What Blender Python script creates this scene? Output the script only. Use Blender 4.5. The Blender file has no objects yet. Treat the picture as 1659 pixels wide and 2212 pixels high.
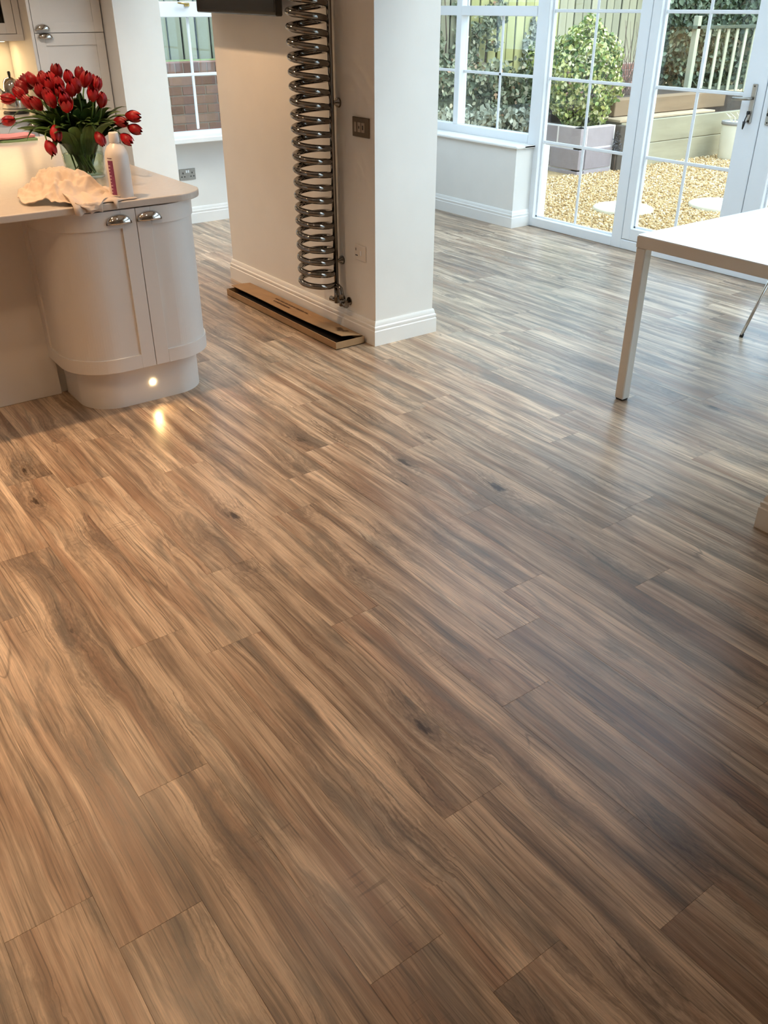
import bpy, math, random
import numpy as np
from mathutils import Vector, Matrix

SC = bpy.context.scene
C = SC.collection
random.seed(7)
PI = math.pi
R = math.radians

# ------------------------------------------------------------------ camera, sky, exposure
CAMH = 1.58
cam_d = bpy.data.cameras.new('camera')
cam = bpy.data.objects.new('camera', cam_d)
C.objects.link(cam)
cam.location = (0, 0, CAMH)
cam.rotation_euler = (R(90 - 30.604), 0, R(53.82))
cam_d.sensor_fit = 'VERTICAL'
cam_d.sensor_height = 36.0
cam_d.sensor_width = 36.0
cam_d.lens = 36.0 * 1853.1 / 2212.0
cam_d.clip_start = 0.05
SC.camera = cam

world = bpy.data.worlds.new('overcast_sky')
SC.world = world
world.use_nodes = True
wn = world.node_tree
bg = wn.nodes['Background']
bg.inputs[0].default_value = (0.63, 0.79, 1.0, 1)
bg.inputs[1].default_value = 3.15

sun_d = bpy.data.lights.new('sun', 'SUN')
sun = bpy.data.objects.new('sun', sun_d)
C.objects.link(sun)
sun_d.energy = 1.6
sun_d.angle = R(25)
sun_d.color = (1.0, 0.95, 0.86)
sun.location = (3, 9, 12)
sun.rotation_euler = (Vector((0, 0, 0)) - Vector((0.75, 0.45, 1.0))).to_track_quat('-Z', 'Y').to_euler()

SC.view_settings.view_transform = 'Standard'
SC.view_settings.look = 'None'
SC.view_settings.gamma = 1.0
SC.view_settings.use_curve_mapping = False
SC.view_settings.exposure = 0.36
SC.cycles.use_denoising = True
SC.cycles.use_adaptive_sampling = True
SC.cycles.adaptive_threshold = 0.09
SC.cycles.adaptive_min_samples = 16
SC.cycles.max_bounces = 6
SC.cycles.diffuse_bounces = 3
SC.cycles.glossy_bounces = 3
SC.cycles.transmission_bounces = 6
SC.cycles.transparent_max_bounces = 12
SC.cycles.caustics_reflective = False
SC.cycles.caustics_refractive = False
SC.cycles.sample_clamp_indirect = 6.0

WARM = (1.0, 0.64, 0.36)
CEIL = 2.42

# ------------------------------------------------------------------ helpers
def hexc(h, a=1.0):
    h = h.lstrip('#')
    c = [int(h[i:i + 2], 16) / 255 for i in (0, 2, 4)]
    c = [x / 12.92 if x <= 0.04045 else ((x + 0.055) / 1.055) ** 2.4 for x in c]
    return (c[0], c[1], c[2], a)


class MB:
    """collects faces in world coordinates"""
    def __init__(self):
        self.v = []
        self.f = []
        self.smooth = []

    def add(self, vs, fs, smooth=False):
        o = len(self.v)
        self.v.extend([tuple(p) for p in vs])
        self.f.extend([tuple(i + o for i in f) for f in fs])
        self.smooth.extend([smooth] * len(fs))
        return self

    def box(self, a, b, M=None):
        x0, y0, z0 = a
        x1, y1, z1 = b
        vs = [(x0, y0, z0), (x1, y0, z0), (x1, y1, z0), (x0, y1, z0), (x0, y0, z1), (x1, y0, z1), (x1, y1, z1), (x0, y1, z1)]
        if M is not None:
            vs = [tuple(M @ Vector(p)) for p in vs]
        return self.add(vs, [(0, 3, 2, 1), (4, 5, 6, 7), (0, 1, 5, 4), (1, 2, 6, 5), (2, 3, 7, 6), (3, 0, 4, 7)])

    def cbox(self, a, b, c=0.003, M=None):
        """box with chamfered edges"""
        x0, y0, z0 = a
        x1, y1, z1 = b
        vs = []
        for sx, X in ((1, x0), (-1, x1)):
            for sy, Y in ((1, y0), (-1, y1)):
                for sz, Z in ((1, z0), (-1, z1)):
                    vs += [(X, Y + sy * c, Z + sz * c), (X + sx * c, Y, Z + sz * c), (X + sx * c, Y + sy * c, Z)]
        if M is not None:
            vs = [tuple(M @ Vector(p)) for p in vs]
        I = lambda i, j, k, a_: ((i * 2 + j) * 2 + k) * 3 + a_
        fs = []
        for i in (0, 1):
            q = [I(i, 0, 0, 0), I(i, 1, 0, 0), I(i, 1, 1, 0), I(i, 0, 1, 0)]
            fs.append(q[::-1] if i == 0 else q)
        for j in (0, 1):
            q = [I(0, j, 0, 1), I(1, j, 0, 1), I(1, j, 1, 1), I(0, j, 1, 1)]
            fs.append(q if j == 0 else q[::-1])
        for k in (0, 1):
            q = [I(0, 0, k, 2), I(1, 0, k, 2), I(1, 1, k, 2), I(0, 1, k, 2)]
            fs.append(q[::-1] if k == 0 else q)
        for i in (0, 1):
            for j in (0, 1):
                fs.append((I(i, j, 0, 0), I(i, j, 1, 0), I(i, j, 1, 1), I(i, j, 0, 1)))
        for i in (0, 1):
            for k in (0, 1):
                fs.append((I(i, 0, k, 0), I(i, 1, k, 0), I(i, 1, k, 2), I(i, 0, k, 2)))
        for j in (0, 1):
            for k in (0, 1):
                fs.append((I(0, j, k, 1), I(1, j, k, 1), I(1, j, k, 2), I(0, j, k, 2)))
        for i in (0, 1):
            for j in (0, 1):
                for k in (0, 1):
                    fs.append((I(i, j, k, 0), I(i, j, k, 1), I(i, j, k, 2)))
        return self.add(vs, fs)

    def prism(self, poly, z0, z1, smooth=False):
        n = len(poly)
        vs = [(p[0], p[1], z0) for p in poly] + [(p[0], p[1], z1) for p in poly]
        self.add(vs, [tuple(range(n - 1, -1, -1)), tuple(range(n, 2 * n))])
        o = len(self.v) - 2 * n
        for i in range(n):
            j = (i + 1) % n
            self.f.append((o + i, o + j, o + n + j, o + n + i))
            self.smooth.append(smooth)
        return self

    def rings(self, rings, closed=True, caps=True, smooth=True):
        """loft between rings of equal point counts"""
        n = len(rings[0])
        vs = [p for r in rings for p in r]
        fs = []
        for k in range(len(rings) - 1):
            for i in range(n if closed else n - 1):
                j = (i + 1) % n
                fs.append((k * n + i, k * n + j, (k + 1) * n + j, (k + 1) * n + i))
        self.add(vs, fs, smooth)
        if caps and closed:
            o = len(self.v) - len(vs)
            self.f.append(tuple(o + i for i in range(n - 1, -1, -1)))
            self.f.append(tuple(o + (len(rings) - 1) * n + i for i in range(n)))
            self.smooth += [False, False]
        return self

    def tube(self, pts, r, seg=10, caps=True):
        pts = [Vector(p) for p in pts]
        n = len(pts)
        rr = r if isinstance(r, (list, tuple)) else [r] * n
        t0 = (pts[1] - pts[0]).normalized()
        up = Vector((0, 0, 1)) if abs(t0.z) < 0.9 else Vector((1, 0, 0))
        u = t0.cross(up).normalized()
        rings = []
        for i, p in enumerate(pts):
            t = (pts[min(i + 1, n - 1)] - pts[max(i - 1, 0)]).normalized()
            u = (u - t * u.dot(t)).normalized()
            w = t.cross(u)
            rings.append([tuple(p + (u * math.cos(2 * PI * k / seg) + w * math.sin(2 * PI * k / seg)) * rr[i]) for k in range(seg)])
        return self.rings(rings, True, caps, True)

    def lathe(self, prof, c, seg=32, caps=False, smooth=True):
        """prof: (r,z) list, revolve round vertical axis at c"""
        rings = [[(c[0] + r * math.cos(2 * PI * k / seg), c[1] + r * math.sin(2 * PI * k / seg), c[2] + z) for k in range(seg)] for r, z in prof]
        return self.rings(rings, True, caps, smooth)

    def build(self, name, mat, parent=None, bevel=0.0, kind=None, label=None, pinv=None):
        me = bpy.data.meshes.new(name)
        me.from_pydata(self.v, [], self.f)
        me.polygons.foreach_set('use_smooth', self.smooth)
        me.update()
        o = bpy.data.objects.new(name, me)
        C.objects.link(o)
        if mat is not None:
            me.materials.append(mat)
        if parent is not None:
            attach(o, parent)
        if bevel:
            m = o.modifiers.new('bevel', 'BEVEL')
            m.width = bevel
            m.segments = 2
            m.limit_method = 'ANGLE'
        if kind:
            o['kind'] = kind
        if label:
            o['label'] = label
        return o


def wm(o):
    M = Matrix.LocRotScale(o.location, o.rotation_euler, o.scale)
    if o.parent is not None:
        M = wm(o.parent) @ o.matrix_parent_inverse @ M
    return M


def attach(o, parent):
    o.parent = parent
    o.matrix_parent_inverse = wm(parent).inverted()


def tag(o, label, cat, group=None, kind=None):
    o['label'] = label
    o['category'] = cat
    if group:
        o['group'] = group
    if kind:
        o['kind'] = kind
    return o


def thing(name, loc, label, cat, group=None, rz=0.0):
    o = bpy.data.objects.new(name, None)
    o.empty_display_size = 0.05
    o.location = loc
    o.rotation_euler = (0, 0, rz)
    C.objects.link(o)
    return tag(o, label, cat, group)


def struct(mb, name, mat, parent=None, bevel=0.0):
    o = mb.build(name, mat, parent, bevel)
    if parent is None:
        o['kind'] = 'structure'
    return o


def npmesh(name, V, F, mat, parent=None, smooth=False):
    """fast mesh from numpy arrays, F all with same number of corners"""
    me = bpy.data.meshes.new(name)
    k = F.shape[1]
    me.vertices.add(len(V))
    me.vertices.foreach_set('co', V.astype(np.float32).ravel())
    me.loops.add(F.size)
    me.loops.foreach_set('vertex_index', F.astype(np.int32).ravel())
    me.polygons.add(len(F))
    me.polygons.foreach_set('loop_start', np.arange(0, F.size, k, dtype=np.int32))
    if smooth:
        me.polygons.foreach_set('use_smooth', np.ones(len(F), dtype=bool))
    me.update(calc_edges=True)
    me.validate()
    me.materials.append(mat)
    o = bpy.data.objects.new(name, me)
    C.objects.link(o)
    if parent is not None:
        attach(o, parent)
    return o


# ------------------------------------------------------------------ materials
def mat_new(name):
    m = bpy.data.materials.new(name)
    m.use_nodes = True
    nt = m.node_tree
    p = nt.nodes['Principled BSDF']
    return m, nt, p


def N(nt, typ, **kw):
    n = nt.nodes.new(typ)
    for k, v in kw.items():
        setattr(n, k, v)
    return n


def math_n(nt, op, a, b=None, c=None, clamp=False):
    n = N(nt, 'ShaderNodeMath', operation=op)
    n.use_clamp = clamp
    for i, x in enumerate((a, b, c)):
        if x is None:
            continue
        if hasattr(x, 'links'):
            nt.links.new(x, n.inputs[i])
        else:
            n.inputs[i].default_value = x
    return n.outputs[0]


def ramp(nt, fac, stops, interp='LINEAR'):
    n = N(nt, 'ShaderNodeValToRGB')
    cr = n.color_ramp
    cr.interpolation = interp
    while len(cr.elements) < len(stops):
        cr.elements.new(0.5)
    for e, (p, c) in zip(cr.elements, stops):
        e.position = p
        e.color = c if len(c) == 4 else (*c, 1)
    nt.links.new(fac, n.inputs[0])
    return n.outputs[0]


def mixc(nt, fac, a, b, blend='MIX'):
    n = N(nt, 'ShaderNodeMix', data_type='RGBA', blend_type=blend)
    for sock, x in ((n.inputs[0], fac), (n.inputs[6], a), (n.inputs[7], b)):
        if hasattr(x, 'links'):
            nt.links.new(x, sock)
        else:
            sock.default_value = x
    return n.outputs[2]


def noise(nt, vec, scale, detail=3, rough=0.5, dist=0.0):
    n = N(nt, 'ShaderNodeTexNoise')
    n.inputs['Scale'].default_value = scale
    n.inputs['Detail'].default_value = detail
    n.inputs['Roughness'].default_value = rough
    n.inputs['Distortion'].default_value = dist
    if vec is not None:
        nt.links.new(vec, n.inputs['Vector'])
    return n.outputs[0]


def vscale(nt, vec, s, off=None):
    n = N(nt, 'ShaderNodeMapping')
    n.inputs['Scale'].default_value = s
    nt.links.new(vec, n.inputs['Vector'])
    if off is not None:
        nt.links.new(off, n.inputs['Location'])
    return n.outputs[0]


def bump(nt, p, h, strength=0.1, dist=0.01):
    b = N(nt, 'ShaderNodeBump')
    b.inputs['Strength'].default_value = strength
    b.inputs['Distance'].default_value = dist
    nt.links.new(h, b.inputs['Height'])
    nt.links.new(b.outputs[0], p.inputs['Normal'])


def simple(name, col, rough=0.5, metal=0.0, var=0.04, nscale=6.0, bumps=0.0, bscale=120.0, spec=0.5, coat=0.0, rand=0.0):
    m, nt, p = mat_new(name)
    tc = N(nt, 'ShaderNodeTexCoord')
    c = hexc(col) if isinstance(col, str) else col
    lo = tuple(x * (1 - var) for x in c[:3]) + (1,)
    hi = tuple(min(1, x * (1 + var)) for x in c[:3]) + (1,)
    nz = noise(nt, tc.outputs['Object'], nscale, 4)
    out = ramp(nt, nz, [(0.3, lo), (0.7, hi)])
    if rand:
        oi = N(nt, 'ShaderNodeObjectInfo')
        f = math_n(nt, 'MULTIPLY_ADD', oi.outputs['Random'], 2 * rand, 1 - rand)
        cc = N(nt, 'ShaderNodeCombineColor')
        for i in range(3):
            nt.links.new(f, cc.inputs[i])
        out = mixc(nt, 1.0, out, cc.outputs[0], 'MULTIPLY')
    nt.links.new(out, p.inputs['Base Color'])
    p.inputs['Roughness'].default_value = rough
    p.inputs['Metallic'].default_value = metal
    p.inputs['Specular IOR Level'].default_value = spec
    if coat:
        p.inputs['Coat Weight'].default_value = coat
        p.inputs['Coat Roughness'].default_value = 0.1
    if bumps:
        bump(nt, p, noise(nt, tc.outputs['Object'], bscale, 3), bumps, 0.004)
    return m


def glass_mat(name, tint=(0.93, 0.97, 0.96), ior=1.45, rough=0.0):
    """thin window glass: transparent with a fresnel reflection"""
    m, nt, p = mat_new(name)
    nt.nodes.remove(p)
    out = nt.nodes['Material Output']
    tr = N(nt, 'ShaderNodeBsdfTransparent')
    tr.inputs[0].default_value = (*tint, 1)
    gl = N(nt, 'ShaderNodeBsdfGlossy')
    gl.inputs['Roughness'].default_value = rough
    lw = N(nt, 'ShaderNodeLayerWeight')
    lw.inputs[0].default_value = 0.5
    r0 = ((ior - 1) / (ior + 1)) ** 2
    fac = math_n(nt, 'MULTIPLY_ADD', math_n(nt, 'POWER', lw.outputs['Facing'], 5.0), 1 - r0, r0, clamp=True)
    mx = N(nt, 'ShaderNodeMixShader')
    nt.links.new(fac, mx.inputs[0])
    nt.links.new(tr.outputs[0], mx.inputs[1])
    nt.links.new(gl.outputs[0], mx.inputs[2])
    nt.links.new(mx.outputs[0], out.inputs[0])
    return m


def emit_mat(name, col, s):
    m, nt, p = mat_new(name)
    p.inputs['Base Color'].default_value = (*col, 1)
    p.inputs['Emission Color'].default_value = (*col, 1)
    p.inputs['Emission Strength'].default_value = s
    return m


PLANK_L, PLANK_W = 1.195, 0.1765


def wood_floor():
    m, nt, p = mat_new('rustic_oak_plank')
    tc = N(nt, 'ShaderNodeTexCoord')
    oi = N(nt, 'ShaderNodeObjectInfo')
    rnd = oi.outputs['Random']
    # per plank offset of the print
    r1 = math_n(nt, 'MULTIPLY', rnd, 37.0)
    r2 = math_n(nt, 'MULTIPLY', math_n(nt, 'FRACT', math_n(nt, 'MULTIPLY', rnd, 91.7)), 23.0)
    off = N(nt, 'ShaderNodeCombineXYZ')
    nt.links.new(r1, off.inputs[0])
    nt.links.new(r2, off.inputs[1])
    nt.links.new(math_n(nt, 'MULTIPLY', rnd, 11.0), off.inputs[2])
    add = N(nt, 'ShaderNodeVectorMath', operation='ADD')
    nt.links.new(tc.outputs['Object'], add.inputs[0])
    nt.links.new(off.outputs[0], add.inputs[1])
    v = add.outputs[0]
    # knots bend the grain
    kv = vscale(nt, v, (2.2, 6.0, 1))
    vor = N(nt, 'ShaderNodeTexVoronoi', feature='F1')
    vor.inputs['Scale'].default_value = 1.0
    vor.inputs['Randomness'].default_value = 0.95
    nt.links.new(kv, vor.inputs['Vector'])
    sep = N(nt, 'ShaderNodeSeparateColor')
    nt.links.new(vor.outputs['Color'], sep.inputs[0])
    keep = math_n(nt, 'GREATER_THAN', sep.outputs[0], 0.3)
    d = vor.outputs['Distance']
    wob = noise(nt, vscale(nt, v, (9, 30, 1)), 1.0, 4, 0.65)
    dw = math_n(nt, 'ADD', d, math_n(nt, 'MULTIPLY_ADD', wob, 0.46, -0.23))
    near = math_n(nt, 'MULTIPLY', math_n(nt, 'SUBTRACT', 1.0, math_n(nt, 'DIVIDE', dw, 0.46, clamp=True), clamp=True), keep)
    core = math_n(nt, 'MULTIPLY', math_n(nt, 'SUBTRACT', 1.0, math_n(nt, 'DIVIDE', dw, 0.10, clamp=True), clamp=True), keep)
    warp = N(nt, 'ShaderNodeCombineXYZ')
    wn1 = noise(nt, vscale(nt, v, (2.2, 5.0, 1)), 1.0, 2, 0.5)
    nt.links.new(math_n(nt, 'ADD', math_n(nt, 'MULTIPLY', near, 0.024), math_n(nt, 'MULTIPLY_ADD', wn1, 0.026, -0.013)), warp.inputs[1])
    a2 = N(nt, 'ShaderNodeVectorMath', operation='ADD')
    nt.links.new(v, a2.inputs[0])
    nt.links.new(warp.outputs[0], a2.inputs[1])
    vw = a2.outputs[0]
    # strips of tone along the plank, broad and narrow
    t1 = noise(nt, vscale(nt, vw, (0.75, 25.0, 1)), 1.0, 2, 0.5, 0.15)
    t2 = noise(nt, vscale(nt, vw, (2.4, 10.0, 1)), 1.0, 4, 0.6, 0.5)
    s1 = noise(nt, vscale(nt, vw, (2.4, 85.0, 1)), 1.0, 5, 0.7)
    tone = math_n(nt, 'ADD', math_n(nt, 'ADD', math_n(nt, 'MULTIPLY', t1, 0.46), math_n(nt, 'MULTIPLY', t2, 0.32)), math_n(nt, 'MULTIPLY', s1, 0.22))
    base = ramp(nt, tone, [(0.36, hexc('#705f50')), (0.44, hexc('#957f6a')), (0.50, hexc('#b29a81')), (0.56, hexc('#c8af94')), (0.66, hexc('#d8c2a6'))])
    red = noise(nt, vscale(nt, vw, (1.2, 13.0, 4)), 1.0, 3, 0.55)
    base = mixc(nt, ramp(nt, red, [(0.51, (0, 0, 0, 1)), (0.64, (0.6, 0.6, 0.6, 1))]), base, hexc('#8f6d55'))
    # grey brown weathered patches with feathered edges
    gy = noise(nt, vscale(nt, vw, (1.7, 9.0, 7)), 1.0, 6, 0.68, 0.7)
    base = mixc(nt, ramp(nt, gy, [(0.52, (0, 0, 0, 1)), (0.63, (0.55, 0.55, 0.55, 1))]), base, hexc('#6b665d'))
    # growth rings round the knots
    rg = math_n(nt, 'MULTIPLY_ADD', math_n(nt, 'SINE', math_n(nt, 'MULTIPLY', dw, 62.0)), 0.5, 0.5)
    base = mixc(nt, math_n(nt, 'MULTIPLY', math_n(nt, 'MULTIPLY', rg, near), 0.65, clamp=True), base, hexc('#5f5044'))
    # fine grain
    g1 = noise(nt, vscale(nt, vw, (5.0, 165.0, 1)), 1.0, 5, 0.7)
    g2 = noise(nt, vscale(nt, vw, (14.0, 520.0, 1)), 1.0, 3, 0.6)
    gf = math_n(nt, 'MULTIPLY_ADD', g1, 1.4, 0.30)
    gf = math_n(nt, 'MULTIPLY', gf, math_n(nt, 'MULTIPLY_ADD', g2, 0.5, 0.75))
    gcol = N(nt, 'ShaderNodeCombineColor')
    for i in range(3):
        nt.links.new(gf, gcol.inputs[i])
    col = mixc(nt, 1.0, base, gcol.outputs[0], 'MULTIPLY')
    # pores: thin dark lines along the grain
    g3 = noise(nt, vscale(nt, vw, (3.2, 210.0, 6)), 1.0, 2, 0.5)
    col = mixc(nt, ramp(nt, g3, [(0.30, (0.62, 0.62, 0.62, 1)), (0.46, (0, 0, 0, 1))]), col, hexc('#4d4036'))
    # dark grain checks
    ck = noise(nt, vscale(nt, vw, (2.6, 70.0, 3)), 1.0, 4, 0.65)
    col = mixc(nt, ramp(nt, ck, [(0.61, (0, 0, 0, 1)), (0.71, (0.45, 0.45, 0.45, 1))]), col, hexc('#4a4038'))
    # wandering cracks
    cr = noise(nt, vscale(nt, vw, (1.0, 8.0, 5)), 1.0, 2, 0.5, 0.5)
    crl = math_n(nt, 'SUBTRACT', 1.0, math_n(nt, 'DIVIDE', math_n(nt, 'ABSOLUTE', math_n(nt, 'SUBTRACT', cr, 0.5)), 0.0075, clamp=True), clamp=True)
    crm = noise(nt, vscale(nt, v, (1.9, 6.0, 13)), 1.0, 2, 0.5)
    col = mixc(nt, math_n(nt, 'MULTIPLY', crl, ramp(nt, crm, [(0.54, (0, 0, 0, 1)), (0.61, (0.5, 0.5, 0.5, 1))])), col, hexc('#3d322a'))
    # cross cut saw scars
    sw = noise(nt, vscale(nt, v, (110.0, 9.0, 2)), 1.0, 2, 0.5)
    swm = noise(nt, vscale(nt, v, (2.4, 7.0, 9)), 1.0, 2, 0.5)
    swf = math_n(nt, 'MULTIPLY', ramp(nt, sw, [(0.60, (0, 0, 0, 1)), (0.68, (0.6, 0.6, 0.6, 1))]), ramp(nt, swm, [(0.62, (0, 0, 0, 1)), (0.70, (0.8, 0.8, 0.8, 1))]))
    col = mixc(nt, swf, col, hexc('#57483a'))
    # knots
    col = mixc(nt, math_n(nt, 'MULTIPLY', math_n(nt, 'POWER', near, 2.0), 0.45), col, hexc('#6a5a4d'))
    col = mixc(nt, math_n(nt, 'MULTIPLY', core, 1.1, clamp=True), col, hexc('#43352b'))
    # plank to plank
    br = math_n(nt, 'MULTIPLY_ADD', math_n(nt, 'FRACT', math_n(nt, 'MULTIPLY', rnd, 53.3)), 0.22, 0.89)
    bc = N(nt, 'ShaderNodeCombineColor')
    for i in range(3):
        nt.links.new(br, bc.inputs[i])
    col = mixc(nt, 1.0, col, bc.outputs[0], 'MULTIPLY')
    nt.links.new(col, p.inputs['Base Color'])
    nt.links.new(math_n(nt, 'MULTIPLY_ADD', g1, 0.14, 0.24), p.inputs['Roughness'])
    p.inputs['Specular IOR Level'].default_value = 0.5
    bump(nt, p, noise(nt, vscale(nt, tc.outputs['Object'], (5.0, 160.0, 1)), 1.0, 2, 0.6), 0.10, 0.002)
    return m


M = {}
M['floor'] = wood_floor()
M['wall'] = simple('white_wall_paint', '#ebe8e2', 0.65, var=0.015, bumps=0.03)
M['trim'] = simple('white_gloss_trim', '#eeece8', 0.32, var=0.01)
M['upvc'] = simple('white_upvc', '#eef0f2', 0.28, var=0.01)
M['cab'] = simple('cream_cabinet_paint', '#e6e2dc', 0.38, var=0.012, nscale=3)
M['cabin'] = simple('cabinet_inside', '#8a7c6a', 0.6)
M['quartz'] = simple('polished_cream_quartz', '#d2c8bd', 0.16, var=0.02, nscale=60)
M['chrome'] = simple('polished_chrome', '#c9c6c2', 0.07, 1.0, var=0.02)
M['dimchrome'] = simple('chrome_with_dark_reflection', '#85807a', 0.08, 1.0, var=0.03)  # radiator chrome, its colour darkened for the dim room it reflects
M['steel'] = simple('brushed_steel', '#a9a49c', 0.28, 1.0, var=0.05, nscale=40)
M['black'] = simple('black_plastic', '#15120f', 0.4, var=0.1)
M['tv'] = simple('tv_black_gloss', '#120e0c', 0.22, var=0.1)
M['card'] = simple('brown_cardboard', '#9d7d5a', 0.8, var=0.08, nscale=14, bumps=0.05, bscale=60)
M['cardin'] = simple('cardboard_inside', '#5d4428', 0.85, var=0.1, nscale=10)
M['ink'] = simple('dark_brown_ink', '#5b3d22', 0.8, var=0.2, nscale=60)
M['table'] = simple('white_table_laminate', '#f1f2f2', 0.25, var=0.008)
M['tablefr'] = simple('white_powder_coat', '#e6dfd4', 0.4, var=0.01)
M['glass'] = glass_mat('window_glass')
M['vglass'] = glass_mat('clear_vase_glass', (0.90, 0.95, 0.92), 1.5)
M['dglass'] = glass_mat('cabinet_glass', (0.75, 0.75, 0.72), 1.5)
M['soil'] = simple('garden_soil', '#4a3d30', 0.95, var=0.3, nscale=20, bumps=0.5, bscale=40)
M['led'] = emit_mat('warm_led_lens', (1.0, 0.72, 0.38), 30)
M['lampface'] = emit_mat('downlight_lens', (1.0, 0.72, 0.42), 18)

# ------------------------------------------------------------------ floor planks
floor_o = struct(MB().box((-7.5, -2.2, -0.14), (1.75, 5.42, -0.006)), 'floor', simple('floor_screed', '#6b5b4c', 0.9))

plank_joint = {-1: -1.257, 0: -1.114, 1: -1.445, 2: -0.767, 3: -1.816, 4: -0.978, 5: -0.519, 6: -1.166, 7: -1.38, 8: -2.735, 9: -3.16, 10: -2.51}
X0, X1 = -7.5, 1.75
ROW0 = 0.176   # y of the lower edge of row 0
mesh_cache = {}


def plank_mesh(L, W):
    key = (round(L, 3), round(W, 3))
    if key not in mesh_cache:
        mb = MB()
        g, ch, t = 0.0001, 0.0004, 0.006
        x0, x1, y0, y1 = g, L - g, g, W - g
        mb.add([(x0, y0, -t), (x1, y0, -t), (x1, y1, -t), (x0, y1, -t),
                (x0, y0, -ch), (x1, y0, -ch), (x1, y1, -ch), (x0, y1, -ch),
                (x0 + ch, y0 + ch, 0), (x1 - ch, y0 + ch, 0), (x1 - ch, y1 - ch, 0), (x0 + ch, y1 - ch, 0)],
               [(0, 1, 5, 4), (1, 2, 6, 5), (2, 3, 7, 6), (3, 0, 4, 7),
                (4, 5, 9, 8), (5, 6, 10, 9), (6, 7, 11, 10), (7, 4, 8, 11), (8, 9, 10, 11)])
        me = bpy.data.meshes.new('plank')
        me.from_pydata(mb.v, [], mb.f)
        me.update()
        me.materials.append(M['floor'])
        mesh_cache[key] = me
    return mesh_cache[key]


rng = random.Random(11)
row = -7
while True:
    y0 = ROW0 + row * PLANK_W
    y1 = y0 + PLANK_W
    if y0 >= 5.40:
        break
    y1 = min(y1, 5.40)
    j = plank_joint.get(row, rng.uniform(-1.2, 0))
    x = j
    while x > X0:
        x -= PLANK_L
    while x < X1:
        a, b = max(x, X0), min(x + PLANK_L, X1)
        if b - a > 0.02:
            # skip what stands wholly under walls or beyond the rooms
            if not (b < -6.9 and y1 < 2.0) and a < 0.75:
                o = bpy.data.objects.new('plank', plank_mesh(b - a, y1 - y0))
                C.objects.link(o)
                o.location = (a, y0, 0)
                o.parent = floor_o
        x += PLANK_L
    row += 1


# ------------------------------------------------------------------ walls
TY0, TY1 = 2.585, 2.971          # pier thickness
PX0, PX1 = -5.23, -3.61
DW = 5.34                         # door wall inner face

struct(MB().box((PX0, TY0, 0), (PX1, TY1, CEIL)), 'wall_pier', M['wall'])
struct(MB().box((-1.29, TY0, 0), (1.75, TY1, CEIL)), 'wall_right_nib', M['wall'])
struct(MB().box((-5.23, TY0, 2.2), (-1.29, TY1, CEIL)).box((-6.68, TY0, 2.2), (-5.23, TY1, CEIL)), 'wall_lintel', M['wall'])
struct(MB().box((-7.5, 2.555, 0), (-6.68, 2.90, CEIL)), 'wall_left_stub', M['wall'])
struct(MB().box((-7.62, -2.2, 0), (-7.5, 2.555, CEIL)), 'wall_kitchen_back', M['wall'])
struct(MB().box((-7.62, -2.32, 0), (1.87, -2.2, CEIL)), 'wall_rear', M['wall'])
struct(MB().box((1.75, -2.2, 0), (1.87, 2.585, CEIL)), 'wall_right', M['wall'])
# far side wall of the garden room with its window opening
FX = -6.95
WY0, WY1 = 2.95, 4.35
mb = MB()
mb.box((FX - 0.28, 2.90, 0), (FX, 5.62, 0.655))
mb.box((FX - 0.28, 2.90, 2.1), (FX, 5.62, CEIL))
mb.box((FX - 0.28, 2.90, 0.655), (FX, WY0, 2.1))
mb.box((FX - 0.28, WY1, 0.655), (FX, 5.62, 2.1))
struct(mb, 'wall_left', M['wall'])
# low wall under the window beside the doors, lintel over the glazing, end wall
LWY, LWX = 5.13, -5.245
struct(MB().box((FX, LWY, 0), (LWX, DW + 0.16, 0.60)), 'wall_low', M['wall'])
struct(MB().box((FX, DW, 2.12), (1.75, DW + 0.24, CEIL)).box((FX, DW - 0.02, 0.60), (-6.78, DW + 0.2, 2.12)), 'wall_back', M['wall'])
mb = MB()
mb.box((1.75, 2.585, 0), (1.87, 5.58, 0.6)).box((1.75, 2.585, 2.1), (1.87, 5.58, CEIL)).box((1.75, 2.585, 0.6), (1.87, 3.1, 2.1)).box((1.75, 5.2, 0.6), (1.87, 5.58, 2.1))
struct(mb, 'wall_end', M['wall'])

# ceilings: solid over the kitchen, added roof glazing brings daylight to the garden room
struct(MB().box((-7.62, -2.32, CEIL), (1.87, 2.80, CEIL + 0.12)), 'ceiling', M['wall'])
RY0, RY1 = 3.02, 4.55
RX0, RX1 = -6.90, 1.70
mb = MB()
mb.box((-7.25, 2.80, CEIL), (1.87, RY0, CEIL + 0.12)).box((-7.25, RY1, CEIL), (1.87, 5.62, CEIL + 0.12))
mb.box((-7.25, RY0, CEIL), (RX0, RY1, CEIL + 0.12)).box((RX1, RY0, CEIL), (1.87, RY1, CEIL + 0.12))
struct(mb, 'ceiling_garden_room', M['wall'])
roof = bpy.data.objects.new('added_roof_glazing', None)
roof.location = (-2.6, 4.16, CEIL + 0.12)
C.objects.link(roof)
roof['kind'] = 'structure'
NB = 8
for i in range(NB + 1):
    xb = RX0 + (RX1 - RX0) * i / NB
    MB().cbox((xb - 0.03, RY0, CEIL + 0.10), (xb + 0.03, RY1, CEIL + 0.17), 0.004).build('glazing_bar', M['upvc'], roof)
    if i < NB:
        xc = RX0 + (RX1 - RX0) * (i + 1) / NB
        MB().box((xb + 0.03, RY0, CEIL + 0.13), (xc - 0.03, RY1, CEIL + 0.138)).build('added_roof_pane', M['glass'], roof)


# skirting boards
SK = [(0.018, 0.0), (0.018, 0.078), (0.0145, 0.082), (0.0145, 0.088), (0.0165, 0.091), (0.0165, 0.100), (0.011, 0.106), (0.011, 0.111), (0.0085, 0.122), (0.005, 0.13), (0.0, 0.13)]


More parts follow.
